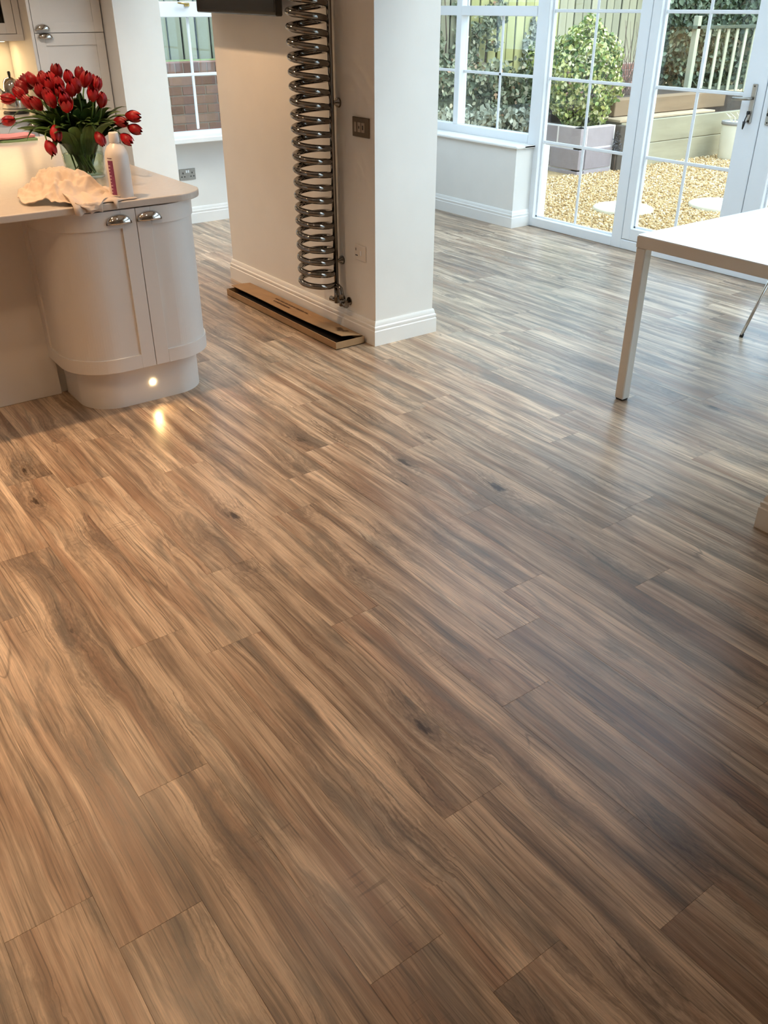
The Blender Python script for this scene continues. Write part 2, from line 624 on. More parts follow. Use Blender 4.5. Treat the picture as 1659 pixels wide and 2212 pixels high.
def skirting(name, path, closed=False, mat=None):
    """path: xy points along the wall face, board grows to the right hand side of travel"""
    n = len(path)
    pts = [Vector(p) for p in path]
    mb = MB()
    rows = []
    for i in range(n):
        def nrm(a, b):
            d = (b - a).normalized()
            return Vector((d.y, -d.x))
        if closed:
            n1, n2 = nrm(pts[i - 1], pts[i]), nrm(pts[i], pts[(i + 1) % n])
        else:
            n1 = nrm(pts[max(i - 1, 0)], pts[max(i - 1, 0) + 1])
            n2 = nrm(pts[min(i, n - 2)], pts[min(i, n - 2) + 1])
        mt = (n1 + n2)
        mt = mt / (1 + n1.dot(n2)) if n1.dot(n2) > -0.99 else n1
        rows.append([(pts[i].x + mt.x * d, pts[i].y + mt.y * d, z) for d, z in SK])
    k = len(SK)
    for i in range(n if closed else n - 1):
        a, b = rows[i], rows[(i + 1) % n]
        mb.add(a + b, [(q, k + q, k + q + 1, q + 1) for q in range(k - 1)])
    if not closed:
        for r_ in (rows[0], rows[-1]):
            bz = [(r_[-1][0], r_[-1][1], 0.0)]
            mb.add(r_ + bz, [tuple(range(k + 1))])
    return struct(mb, name, mat or M['trim'])


skirting('baseboard_pier', [(PX0, TY0), (PX1, TY0), (PX1, TY1), (PX0, TY1)], closed=True)
skirting('baseboard_right_nib', [(-1.29, TY1), (-1.29, TY0), (1.75, TY0)])
skirting('baseboard_left', [(FX, DW - 0.21), (FX, 2.90)][::-1])
skirting('baseboard_low', [(FX + 0.018, LWY), (LWX, LWY), (LWX, DW)])
skirting('baseboard_left_stub', [(-6.68, 2.56), (-6.68, 2.90)])


# ------------------------------------------------------------------ glazing
def glazed(root, x0, x1, z0, z1, fw, vbars, hbars, fy=(5.315, 5.40), gy=5.375, fl=None, fr=None, fb=None, ft=None, named='frame'):
    """a rectangular frame in the XZ plane with one pane and glazing bars"""
    fl = fw if fl is None else fl
    fr = fw if fr is None else fr
    fb = fw if fb is None else fb
    ft = fw if ft is None else ft
    y0, y1 = fy
    MB().cbox((x0, y0, z0), (x0 + fl, y1, z1), 0.004).build('stile', M['upvc'], root)
    MB().cbox((x1 - fr, y0, z0), (x1, y1, z1), 0.004).build('stile', M['upvc'], root)
    MB().cbox((x0 + fl - 0.002, y0 + 0.001, z0), (x1 - fr + 0.002, y1 - 0.001, z0 + fb), 0.004).build('bottom_rail', M['upvc'], root)
    MB().cbox((x0 + fl - 0.002, y0 + 0.001, z1 - ft), (x1 - fr + 0.002, y1 - 0.001, z1), 0.004).build('top_rail', M['upvc'], root)
    MB().box((x0 + fl - 0.005, gy, z0 + fb - 0.005), (x1 - fr + 0.005, gy + 0.008, z1 - ft + 0.005)).build('pane', M['glass'], root)
    # glazing bead round the pane
    b = MB()
    bx0, bx1, bz0, bz1 = x0 + fl, x1 - fr, z0 + fb, z1 - ft
    for q in ((bx0, bz0, bx0 + 0.012, bz1), (bx1 - 0.012, bz0, bx1, bz1), (bx0, bz0, bx1, bz0 + 0.012), (bx0, bz1 - 0.012, bx1, bz1)):
        b.box((q[0], gy - 0.022, q[1]), (q[2], gy - 0.001, q[3]))
    b.build('glazing_bead', M['upvc'], root)
    for xb in vbars:
        MB().cbox((xb - 0.011, gy - 0.012, bz0), (xb + 0.011, gy - 0.001, bz1), 0.003).build('glazing_bar', M['upvc'], root)
    for zb in hbars:
        MB().cbox((bx0, gy - 0.013, zb - 0.011), (bx1, gy - 0.001, zb + 0.011), 0.003).build('glazing_bar', M['upvc'], root)


def sroot(name, loc):
    o = bpy.data.objects.new(name, None)
    o.empty_display_size = 0.05
    o.location = loc
    C.objects.link(o)
    o['kind'] = 'structure'
    return o


HB = [0.643, 1.093, 1.541]
HBG = [z + 0.0 for z in HB]
# fixed glazed side light
d1 = sroot('door_1', (-4.8, DW, 0))
glazed(d1, -5.32, -4.262, 0.0, 2.12, 0.09, [-4.775], HBG, fl=0.125, fr=0.092, fb=0.07)


def lever(root, x, z, side=-1, key=True, lev=True):
    pl = MB().cbox((x - 0.016, 5.305, z - 0.135), (x + 0.016, 5.316, z + 0.085), 0.003).build('handle_plate', M['steel'], root)
    if lev:
        y = 5.305
        pts = [(x, y + 0.002, z + 0.005), (x, y - 0.035, z + 0.005), (x + side * 0.012, y - 0.045, z + 0.004), (x + side * 0.11, y - 0.047, z + 0.0)]
        MB().tube(pts, 0.009, 10).build('lever', M['steel'], pl)
    MB().tube([(x, 5.306, z - 0.075), (x, 5.298, z - 0.075)], 0.010, 14).build('lock_cylinder', M['steel'] if key else M['black'], pl)
    for zz in (z + 0.073, z - 0.122):
        MB().tube([(x, 5.306, zz), (x, 5.303, zz)], 0.005, 8).build('screw', M['black'], pl)


d2 = sroot('door_2', (-3.8, DW, 0))
glazed(d2, -4.258, -3.322, 0.072, 2.08, 0.075, [-3.84], HBG, fl=0.072, fr=0.15, fb=0.085)
lever(d2, -3.392, 1.075)
d3 = sroot('door_3', (-2.8, DW, 0))
glazed(d3, -3.316, -2.38, 0.072, 2.08, 0.075, [-2.80], HBG, fl=0.125, fr=0.075, fb=0.085)
lever(d3, -3.262, 1.075, 1, False, False)
d4 = sroot('door_4', (-1.8, DW, 0))
glazed(d4, -2.376, -1.30, 0.0, 2.12, 0.09, [-1.84], HBG, fb=0.07)
t1 = MB().cbox((-4.262, 5.315, 0.0), (-2.376, 5.40, 0.068), 0.004).cbox((-4.262, 5.315, 2.084), (-2.376, 5.40, 2.12), 0.004)
struct(t1, 'trim_1', M['upvc'])
w4 = sroot('window_4', (0.2, DW, 0.6))
glazed(w4, -1.296, 1.74, 0.6, 2.12, 0.08, [-0.3, 0.7], [1.1])
struct(MB().box((-1.296, DW - 0.1, 0), (1.75, DW + 0.16, 0.6)), 'wall_low_right', M['wall'])
w5 = sroot('window_5', (1.8, 4.1, 0.6))
MB().box((1.80, 3.1, 0.6), (1.812, 5.2, 2.1)).build('pane', M['glass'], w5)
for q in ((3.1, 0.6, 3.17, 2.1), (5.13, 0.6, 5.2, 2.1), (3.1, 0.6, 5.2, 0.67), (3.1, 2.03, 5.2, 2.1), (4.12, 0.6, 4.18, 2.1)):
    MB().cbox((1.77, q[0], q[1]), (1.84, q[2], q[3]), 0.004).build('frame_member', M['upvc'], w5)

ky = thing('door_key', (-3.392, 5.295, 1.0), 'dark key hanging in the lock of the handled glazed door', 'key')
MB().cbox((-3.398, 5.278, 0.990), (-3.386, 5.299, 1.010), 0.002).build('key_head', M['black'], ky)
MB().tube([(-3.394, 5.285, 0.990), (-3.402, 5.284, 0.962), (-3.404, 5.284, 0.945)], 0.0035, 8).tube([(-3.404, 5.284, 0.950), (-3.408, 5.284, 0.905)], [0.010, 0.004], 8).build('hanging_key', M['black'], ky)

# window beside the doors, over the low wall
w2 = sroot('window_2', (-6.0, DW, 0.6))
WB = 0.602
MB().cbox((-6.78, 5.315, WB), (-5.322, 5.40, 0.685), 0.004).build('bottom_rail', M['upvc'], w2)
MB().cbox((-6.78, 5.315, 2.04), (-5.322, 5.40, 2.12), 0.004).build('top_rail', M['upvc'], w2)
MB().cbox((-6.78, 5.314, 1.503), (-5.322, 5.401, 1.572), 0.004).build('transom', M['upvc'], w2)
MB().cbox((-6.252, 5.313, 0.685), (-6.188, 5.402, 2.04), 0.004).build('mullion', M['upvc'], w2)
MB().cbox((-6.78, 5.315, 0.685), (-6.70, 5.40, 2.04), 0.004).build('stile', M['upvc'], w2)
for xa, xb in ((-6.70, -6.252), (-6.188, -5.322)):
    for za, zb in ((0.685, 1.503), (1.572, 2.04)):
        MB().box((xa, 5.375, za), (xb, 5.383, zb)).build('pane', M['glass'], w2)
MB().cbox((-6.70, 5.362, 1.084), (-6.252, 5.374, 1.106), 0.003).build('glazing_bar', M['upvc'], w2)
MB().cbox((-6.188, 5.362, 1.084), (-5.322, 5.374, 1.106), 0.003).build('glazing_bar', M['upvc'], w2)
MB().cbox((-5.75, 5.362, 0.685), (-5.728, 5.374, 1.503), 0.003).build('glazing_bar', M['upvc'], w2)
h_ = MB().cbox((-6.60, 5.30, 1.585), (-6.50, 5.316, 1.602), 0.003).tube([(-6.55, 5.31, 1.59), (-6.55, 5.285, 1.59), (-6.47, 5.28, 1.585)], 0.008, 8)
h_.build('window_latch', M['steel'], w2)
struct(MB().cbox((FX, LWY - 0.022, 0.600), (LWX + 0.02, 5.316, 0.622), 0.006).cbox((LWX - 0.002, 5.20, 0.600), (LWX + 0.02, 5.316, 0.622), 0.004), 'trim_2', M['trim'])

# window in the far side wall
w1 = sroot('window_1', (FX, 3.6, 0.7))
wx0, wx1 = FX - 0.13, FX - 0.05
MB().cbox((wx0, WY0, 0.655), (wx1, WY1, 0.695), 0.004).build('bottom_rail', M['upvc'], w1)
MB().cbox((wx0, WY0, 2.03), (wx1, WY1, 2.1), 0.004).build('top_rail', M['upvc'], w1)
MB().cbox((wx0, WY0, 0.708), (wx1, WY0 + 0.06, 2.03), 0.004).build('stile', M['upvc'], w1)
MB().cbox((wx0, WY1 - 0.06, 0.708), (wx1, WY1, 2.03), 0.004).build('stile', M['upvc'], w1)
MB().cbox((wx0, WY0 + 0.06, 1.497), (wx1 + 0.01, WY1 - 0.06, 1.60), 0.004).build('transom', M['upvc'], w1)
gx = wx0 + 0.03
for za, zb in ((0.708, 1.497), (1.60, 2.03)):
    MB().box((gx, WY0 + 0.06, za), (gx + 0.008, WY1 - 0.06, zb)).build('pane', M['glass'], w1)
for yb in (3.27, 3.80):
    MB().cbox((gx + 0.009, yb - 0.011, 0.708), (gx + 0.02, yb + 0.011, 1.497), 0.003).build('glazing_bar', M['upvc'], w1)
MB().cbox((gx + 0.009, WY0 + 0.06, 1.093), (gx + 0.021, WY1 - 0.06, 1.115), 0.003).build('glazing_bar', M['upvc'], w1)
lt = MB().cbox((wx1 + 0.01, 3.235, 1.568), (wx1 + 0.022, 3.275, 1.592), 0.003)
lt.tube([(wx1 + 0.016, 3.255, 1.58), (wx1 + 0.04, 3.255, 1.582), (wx1 + 0.045, 3.17, 1.592)], 0.006, 8)
lt.build('window_latch', simple('brass_latch', '#b79a5c', 0.3, 1.0), w1)
struct(MB().cbox((FX - 0.055, 2.90, 0.640), (FX + 0.19, WY1 + 0.05, 0.680), 0.006), 'trim_3', M['trim'])

# ------------------------------------------------------------------ kitchen island
def arc(cx_, cy_, r, a0, a1, n):
    return [(cx_ + r * math.cos(a0 + (a1 - a0) * i / n), cy_ + r * math.sin(a0 + (a1 - a0) * i / n)) for i in range(n + 1)]


WT0, WT1 = 0.867, 0.895
WTX = -3.548
poly = [(-5.76, -0.45), (WTX, -0.45)] + arc(WTX - 0.15, 1.675 - 0.15, 0.15, 0, PI / 2, 14) + [(-5.76, 1.675)]
wt = MB().prism(poly, WT0, WT1).build('worktop', M['quartz'], bevel=0.004)
tag(wt, 'polished cream stone worktop with a rounded corner, carrying the red tulips', 'worktop')

isl = thing('kitchen_island', (-4.8, 0.6, 0), 'cream painted island body with flat back panel under the stone worktop', 'kitchen island')
MB().box((-5.70, -0.40, 0.0), (-3.96, 0.97, WT0)).box((-5.70, 0.97, 0.0), (-3.96, 1.61, WT0)).build('body', M['cab'], isl)
MB().cbox((-3.958, -0.40, 0.0), (-3.94, 1.0, WT0), 0.002).build('back_panel', M['cab'], isl)

# bow fronted cabinet
CF = -3.556          # door face
CY0, CY1 = 0.975, 1.662
cab = thing('curved_base_cabinet', (-3.75, 1.32, 0), 'cream curved-end base cabinet with two shaker doors and chrome cup handles', 'cabinet')


def dpath(off, y_from, y_to, nx=16):
    """points on the rounded cabinet outline offset outwards by off, param by arc length along the face; returns (pt, normal)"""
    r = 0.215
    pts = []
    # starts at left rear, runs round the left corner, the front, round the right corner
    cl = (CF - r, CY0 + r)
    cr = (CF - r, CY1 - r)
    seq = [((-3.945, CY0), (0, -1)), ((cl[0], CY0), (0, -1))]
    for i in range(1, 19):
        a = -PI / 2 + PI / 2 * i / 18
        seq.append(((cl[0] + r * math.cos(a), cl[1] + r * math.sin(a)), (math.cos(a), math.sin(a))))
    for yy in np.linspace(cl[1], cr[1], 14)[1:-1]:
        seq.append(((CF, yy), (1, 0)))
    for i in range(0, 19):
        a = PI / 2 * i / 18
        seq.append(((cr[0] + r * math.cos(a), cr[1] + r * math.sin(a)), (math.cos(a), math.sin(a))))
    seq.append(((-3.945, CY1), (0, 1)))
    return seq


def arclen(seq):
    s = [0.0]
    for a, b in zip(seq, seq[1:]):
        s.append(s[-1] + math.hypot(b[0][0] - a[0][0], b[0][1] - a[0][1]))
    return s


SEQ = dpath(0, 0, 0)
SL = arclen(SEQ)


def at_s(s):
    for i in range(len(SL) - 1):
        if SL[i] <= s <= SL[i + 1] + 1e-9:
            t = (s - SL[i]) / max(SL[i + 1] - SL[i], 1e-9)
            p = [SEQ[i][0][k] * (1 - t) + SEQ[i + 1][0][k] * t for k in (0, 1)]
            n = [SEQ[i][1][k] * (1 - t) + SEQ[i + 1][1][k] * t for k in (0, 1)]
            l = math.hypot(*n)
            return p, (n[0] / l, n[1] / l)
    return SEQ[-1]


def ribbon(mb, s0, s1, z0, z1, o0, o1, step=0.012):
    """curved slab between path lengths s0..s1, offset o0 (inner) to o1 (outer)"""
    n = max(2, int((s1 - s0) / step))
    rings = []
    for i in range(n + 1):
        p, nn = at_s(s0 + (s1 - s0) * i / n)
        rings.append([(p[0] + nn[0] * o0, p[1] + nn[1] * o0, z0), (p[0] + nn[0] * o1, p[1] + nn[1] * o1, z0), (p[0] + nn[0] * o1, p[1] + nn[1] * o1, z1), (p[0] + nn[0] * o0, p[1] + nn[1] * o0, z1)])
    k = len(mb.f)
    mb.rings(rings, True, True, False)
    return mb


def s_of_y(y):
    # on the flat front
    r = 0.215
    return (-3.945 + 0) * 0 + SL[1] + (PI / 2 * r) + (y - (CY0 + r))


SG = s_of_y(1.335)
ST = SL[-1]
D0, D1 = 0.185, 0.862


def cup_handle(root, c, out, across, w=0.1, hh=0.034, d=0.026, name='cup_handle'):
    c, out, across = Vector(c), Vector(out).normalized(), Vector(across).normalized()
    up = Vector((0, 0, 1))
    mb = MB()
    nu, nv = 18, 8
    for sc in (1.0,):
        rings = []
        for i in range(nu + 1):
            th = PI * i / nu
            rings.append([tuple(c + across * (-w / 2 * math.cos(th)) + (out * math.cos(PI / 2 * j / nv) * d + up * math.sin(PI / 2 * j / nv) * hh) * (math.sin(th) ** 0.8)) for j in range(nv + 1)])
        mb.rings(rings, False, False, True)
    # flange feet
    for s in (-1, 1):
        b = c + across * s * (w / 2 - 0.002)
        q = [b - across * 0.006 - up * 0.004, b + across * 0.006 - up * 0.004, b + across * 0.006 + up * 0.005, b - across * 0.006 + up * 0.005]
        mb.rings([[tuple(v) for v in q], [tuple(v + out * 0.004) for v in q]], True, True, False)
    o = mb.build(name, M['chrome'], root)
    m = o.modifiers.new('solid', 'SOLIDIFY')
    m.thickness = 0.0016
    return o


ca = MB()
ribbon(ca, 0.0, ST, D0, D1, -0.10, -0.022)
ca.build('carcass', M['cab'], cab)
for (a, b, hs) in ((0.0, SG - 0.0015, -1), (SG + 0.0015, ST, 1)):
    fr = MB()
    st = 0.062
    ribbon(fr, a, a + st, D0, D1, -0.02, 0.0)
    ribbon(fr, b - st, b, D0, D1, -0.02, 0.0)
    ribbon(fr, a + st, b - st, D1 - 0.072, D1, -0.02, 0.0)
    ribbon(fr, a + st, b - st, D0, D0 + 0.062, -0.02, 0.0)
    dr = fr.build('door', M['cab'], cab, bevel=0.0012)
    pn = MB()
    ribbon(pn, a + st - 0.004, b - st + 0.004, D0 + 0.058, D1 - 0.068, -0.018, -0.007)
    o = pn.build('door_panel', M['cab'], dr)
    for f in o.data.polygons:
        f.use_smooth = False
    yh = 1.335 + hs * 0.0565 + (0.0 if hs > 0 else -0.018)
    cup_handle(dr, (CF, yh, 0.812), (1, 0, 0), (0, 1, 0))
pl = MB()
ribbon(pl, 0.0, ST, 0.0, D0 - 0.001, -0.075, -0.055)
pl.build('plinth', M['cab'], cab)
led = MB().tube([(-3.613, 1.325, 0.088), (-3.607, 1.325, 0.088)], 0.0115, 16).build('plinth_light', M['led'], cab, label='small glowing warm plinth light')
MB().lathe([(0.0, 0)], (0, 0, 0), 3) if False else None
ld = bpy.data.lights.new('plinth_lamp', 'SPOT')
lo = bpy.data.objects.new('plinth_lamp', ld)
C.objects.link(lo)
lo.location = (-3.600, 1.325, 0.088)
lo.rotation_euler = (Vector((1, 0, -0.16))).to_track_quat('-Z', 'Y').to_euler()
ld.energy = 1.3
ld.spot_size = R(100)
ld.spot_blend = 0.9
ld.color = (1.0, 0.62, 0.25)
ld.shadow_soft_size = 0.008
attach(lo, cab)

# ------------------------------------------------------------------ kitchen run at the back
KX = -6.90           # tall door face
tall = thing('tall_cupboard', (-7.2, 2.29, 0), 'tall cream larder cupboard with two stacked shaker doors beside the white wall', 'cupboard')
mb = MB().box((-7.49, 2.03, 0.0), (KX - 0.022, 2.048, 2.3)).box((-7.49, 2.53, 0.0), (KX - 0.022, 2.548, 2.3)).box((-7.49, 2.048, 2.28), (KX - 0.022, 2.53, 2.3))
mb.box((-7.49, 2.048, 0.0), (-7.47, 2.53, 2.28)).box((-7.47, 2.048, 0.15), (KX - 0.03, 2.53, 0.17)).box((-7.47, 2.048, 1.39), (KX - 0.03, 2.53, 1.41))
mb.box((KX - 0.06, 2.048, 0.0), (KX - 0.04, 2.53, 0.15))
mb.build('carcass', M['cab'], tall)
MB().cbox((KX - 0.022, 2.03, 0.0), (KX + 0.002, 2.052, 2.3), 0.002).build('face_stile', M['cab'], tall)


def flat_door(root, face, y0, y1, z0, z1, st=0.065, rt=None, rb=None, th=0.02, panel=True):
    rt = st if rt is None else rt
    rb = st if rb is None else rb
    d = MB()
    d.box((face - th, y0, z0), (face, y0 + st, z1)).box((face - th, y1 - st, z0), (face, y1, z1))
    d.box((face - th, y0 + st, z1 - rt), (face, y1 - st, z1)).box((face - th, y0 + st, z0), (face, y1 - st, z0 + rb))
    o = d.build('door', M['cab'], root, bevel=0.0012)
    if panel:
        MB().box((face - th + 0.003, y0 + st - 0.003, z0 + rb - 0.003), (face - 0.007, y1 - st + 0.003, z1 - rt + 0.003)).build('door_panel', M['cab'], o)
    return o


dr = flat_door(tall, KX, 2.056, 2.546, 1.411, 2.28)
cup_handle(dr, (KX, 2.115, 1.430), (1, 0, 0), (0, 1, 0))
dr = flat_door(tall, KX, 2.056, 2.546, 0.155, 1.407, rt=0.075)
cup_handle(dr, (KX, 2.125, 1.378), (1, 0, 0), (0, 1, 0))

bk = thing('base_unit', (-7.2, 1.0, 0), 'cream base unit under the back counter behind the island', 'cabinet')
MB().box((-7.49, -1.6, 0.15), (KX - 0.022, 2.028, 0.863)).box((-7.44, -1.6, 0), (KX - 0.06, 2.028, 0.15)).build('carcass', M['cab'], bk)
for i in range(4):
    y1_ = 2.026 - i * 0.6
    dr = flat_door(bk, KX, y1_ - 0.596, y1_, 0.155, 0.858)
    cup_handle(dr, (KX, y1_ - 0.09, 0.82), (1, 0, 0), (0, 1, 0))
ct = MB().cbox((-7.49, -1.6, 0.865), (KX + 0.02, 2.028, 0.895), 0.003).build('back_counter', M['quartz'])
tag(ct, 'cream stone counter top along the kitchen back wall under the glazed cupboard', 'worktop')

WC = -7.07
wc = thing('wall_cupboard', (-7.28, 1.7, 1.37), 'cream wall cupboard with a glazed shaker door over the back counter', 'cupboard')
mb = MB().box((-7.49, -0.4, 1.365), (WC - 0.022, 2.028, 1.395)).box((-7.49, 2.01, 1.395), (WC - 0.022, 2.028, 2.3)).box((-7.49, -0.4, 1.395), (-7.47, 2.01, 2.3)).box((-7.49, -0.4, 2.28), (WC - 0.022, 2.01, 2.3))
mb.box((-7.47, -0.4, 1.66), (WC - 0.04, 2.01, 1.675)).box((-7.47, -0.4, 1.395), (WC - 0.022, -0.38, 2.28))
mb.build('carcass', M['cabin'], wc)
MB().cbox((WC - 0.03, -0.4, 1.36), (WC + 0.002, 2.028, 1.402), 0.002).cbox((WC - 0.03, 1.985, 1.402), (WC + 0.002, 2.028, 2.3), 0.002).build('face_frame', M['cab'], wc)
dr = flat_door(wc, WC, 1.50, 1.982, 1.405, 2.28, panel=False)
MB().box((WC - 0.012, 1.56, 1.465), (WC - 0.008, 1.92, 2.22)).build('glazing', M['dglass'], dr)
flat_door(wc, WC, 1.0, 1.497, 1.405, 2.28)
flat_door(wc, WC, 0.5, 0.997, 1.405, 2.28)
bwl = M['cab']
for i, (yy, zz) in enumerate(((1.83, 1.396), (1.70, 1.396))):
    b = MB().lathe([(0.0, 0.002), (0.03, 0.0), (0.034, 0.006), (0.055, 0.04), (0.062, 0.075), (0.06, 0.075), (0.05, 0.038), (0.0, 0.012)], (-7.25, yy, zz), 24)
    tag(b.build('bowl', simple('dark_glaze', '#4b3f35', 0.3)), ['dark bowl inside the glazed wall cupboard, nearer its right frame', 'dark bowl inside the glazed wall cupboard, left of the other bowl'][i], 'bowl', 'bowls in the glazed cupboard')

# under cupboard strip light, lighting the splashback
us = thing('strip_light', (-7.3, 1.2, 1.362), 'slim warm strip light under the wall cupboard', 'lamp')
MB().cbox((-7.36, -0.3, 1.350), (-7.33, 1.97, 1.3645), 0.002).build('housing', M['upvc'], us)
MB().box((-7.357, -0.29, 1.3485), (-7.333, 1.96, 1.3502)).build('diffuser', emit_mat('strip_diffuser', (1.0, 0.74, 0.42), 6), us)
ld = bpy.data.lights.new('strip_lamp', 'AREA')
ld.shape = 'RECTANGLE'
ld.size = 0.02
ld.size_y = 2.2
ld.energy = 9
ld.color = (1.0, 0.70, 0.36)
lo = bpy.data.objects.new('strip_lamp', ld)
C.objects.link(lo)
lo.location = (-7.345, 0.83, 1.347)
attach(lo, us)

# kettle
kt = thing('kettle', (-7.14, 1.895, 0.895), 'polished chrome kettle with black knob beside the tall cupboard', 'kettle')
kc = (-7.14, 1.895, 0.895)
MB().lathe([(0.0, 0.012), (0.082, 0.012), (0.088, 0.03), (0.086, 0.09), (0.080, 0.15), (0.066, 0.20), (0.045, 0.228), (0.02, 0.238), (0.0, 0.24)], kc, 40).build('body', M['chrome'], kt)
MB().lathe([(0.0, 0.0), (0.088, 0.0), (0.09, 0.006), (0.088, 0.012), (0.0, 0.012)], kc, 40).build('base', M['black'], kt)
MB().lathe([(0.0885, 0.034), (0.0895, 0.036), (0.0885, 0.039)], kc, 40).build('band', M['black'], kt)
MB().lathe([(0.0, 0.238), (0.007, 0.238), (0.010, 0.252), (0.011, 0.268), (0.008, 0.275), (0.0, 0.276)], kc, 16).build('lid_knob', M['black'], kt)
MB().tube([(-7.20, 1.955, 1.06), (-7.235, 1.98, 1.075), (-7.26, 1.99, 1.04), (-7.26, 1.99, 0.98), (-7.205, 1.96, 0.955)], 0.009, 10).build('handle', M['black'], kt)
MB().tube([(-7.10, 1.825, 1.02), (-7.08, 1.79, 1.06), (-7.07, 1.77, 1.09)], [0.018, 0.013, 0.010], 12).build('spout', M['chrome'], kt)

# folded cloths at the back of the worktop
for nm, zz, dx, col, lab, th in (('folded_cloth', 0.8955, 0.0, '#8fae78', 'green folded dishcloth lying under the pink one on the worktop', 0.017), ('folded_cloth', 0.913, -0.008, '#d98a86', 'pink folded dishcloth lying on the green one on the worktop', 0.016)):
    mb = MB()
    nx, ny = 10, 16
    cx0, cy0 = -5.66, 1.47
    top, bot = [], []
    rr = random.Random(3 if dx else 4)
    for i in range(nx + 1):
        for j_ in range(ny + 1):
            u, w = i / nx, j_ / ny
            x = cx0 + dx + (u - 0.5) * (0.15 + 0.012 * math.sin(w * 5))
            y = cy0 + (w - 0.5) * (0.215 + 0.01 * math.sin(u * 4)) + dx
            edge = min(u, 1 - u, w, 1 - w)
            z = zz + th * (0.55 + 0.45 * min(1, edge * 7)) + 0.002 * math.sin(u * 9 + w * 7)
            top.append((x, y, z))
            bot.append((x, y, zz))
    k = ny + 1
    vs = top + bot
    n0 = len(top)
    fs = []
    for i in range(nx):
        for j_ in range(ny):
            a = i * k + j_
            fs += [(a, a + k, a + k + 1, a + 1), (n0 + a, n0 + a + 1, n0 + a + k + 1, n0 + a + k)]
    rim = [i * k for i in range(nx + 1)] + [nx * k + j_ for j_ in range(1, ny + 1)] + [i * k + ny for i in range(nx - 1, -1, -1)] + [j_ for j_ in range(ny - 1, 0, -1)]
    for a, b in zip(rim, rim[1:] + rim[:1]):
        fs.append((a, b, n0 + b, n0 + a))
    mb.add(vs, fs, True)
    tag(mb.build(nm, simple('cloth_' + col[1:], col, 0.9, bumps=0.3, bscale=300)), lab, 'cloth')

# ------------------------------------------------------------------ vase and tulips
VC = Vector((-4.215, 1.375, 0.8955))
VH = 0.150
vs_ = thing('glass_vase', VC, 'clear tapered glass vase full of tulip stems on the worktop', 'vase')
MB().lathe([(0.0, 0.0), (0.084, 0.0), (0.086, 0.004), (0.097, VH), (0.094, VH), (0.083, 0.012), (0.0, 0.012)], VC, 48).build('vase_glass', M['vglass'], vs_)
MB().lathe([(0.0, 0.0125), (0.0825, 0.0125), (0.0905, 0.10), (0.0, 0.10)], VC, 40).build('water', glass_mat('vase_water', (0.86, 0.92, 0.84), 1.33), vs_)

M['petal'] = simple('red_tulip_petal', '#a3121a', 0.45, var=0.3, nscale=25, rand=0.28)
M['stem'] = simple('tulip_stem', '#6d8f4a', 0.5, var=0.15, nscale=12)
M['leaf'] = simple('tulip_leaf', '#4e6a35', 0.45, var=0.25, nscale=14, rand=0.25)

camR = Vector((math.cos(R(53.82)), math.sin(R(53.82)), 0))        # camera right in plan
camF = Vector((-math.sin(R(53.82)), math.cos(R(53.82)), 0))       # camera forward in plan


def bloom_mesh(mb, base, axis, size, openness, rr):
    axis = axis.normalized()
    u = axis.cross(Vector((0.3, 0.5, 0.81))).normalized()
    w = axis.cross(u)
    L, Wd = size * 1.25, size * 0.62
    for p in range(6):
        a = p * PI / 3 + rr.uniform(-0.12, 0.12)
        inner = (p % 2) * 0.0035
        rad = u * math.cos(a) + w * math.sin(a)
        tan = axis.cross(rad)
        rows = []
        nL, nW = 6, 4
        op = openness * rr.uniform(0.7, 1.3)
        for i in range(nL + 1):
            t = i / nL
            prof = math.sin(PI * min(1, (t * 0.86 + 0.08))) ** 0.75       # belly
            r = (size * 0.43 * prof + op * size * t * t * 0.45) - inner
            hw = Wd * 0.5 * math.sin(PI * (0.10 + 0.86 * t)) ** 0.6
            row_ = []
            for j_ in range(nW + 1):
                q = (j_ / nW - 0.5) * 2
                ang = q * hw / max(r, 0.008)
                ang = max(-0.95, min(0.95, ang))
                d = rad * math.cos(ang) + tan * math.sin(ang)
                row_.append(tuple(base + axis * (L * t - 0.006 * q * q * t) + d * max(r, 0.003)))
            rows.append(row_)
        mb.rings(rows, False, False, True)


def bez(p0, p1, p2, p3, n):
    out = []
    for i in range(n + 1):
        t = i / n
        out.append(p0 * (1 - t) ** 3 + p1 * 3 * t * (1 - t) ** 2 + p2 * 3 * t * t * (1 - t) + p3 * t ** 3)
    return out


def leaf_mesh(mb, pts, width, side, fold=0.35):
    n = len(pts) - 1
    rows = []
    side = side.normalized()
    for i, p in enumerate(pts):
        t = i / n
        tg = (pts[min(i + 1, n)] - pts[max(i - 1, 0)]).normalized()
        s = (side - tg * side.dot(tg)).normalized()
        nn = tg.cross(s)
        wv = width * 0.5 * (math.sin(PI * (0.06 + 0.94 * t) ** 0.85) ** 0.8 if t < 1 else 0.02)
        wv = max(wv, 0.0012)
        rows.append([tuple(p - s * wv + nn * wv * fold), tuple(p - s * wv * 0.5 + nn * wv * fold * 0.3), tuple(p), tuple(p + s * wv * 0.5 + nn * wv * fold * 0.3), tuple(p + s * wv + nn * wv * fold)])
    mb.rings(rows, False, False, True)


# position of every bloom: seen direction from the room, at its own distance in the bunch
def bloom_pos(px, py, toward):
    F_ = 1853.1
    M3 = cam.rotation_euler.to_matrix()
    d = M3 @ Vector(((px - 829.5) / F_, -(py - 1106.0) / F_, -1.0))
    o = Vector((0, 0, CAMH))
    # plane through the vase axis facing the room, moved towards it
    q = VC - camF * toward
    t = (q - o).dot(camF) / d.dot(camF)
    return o + d * t


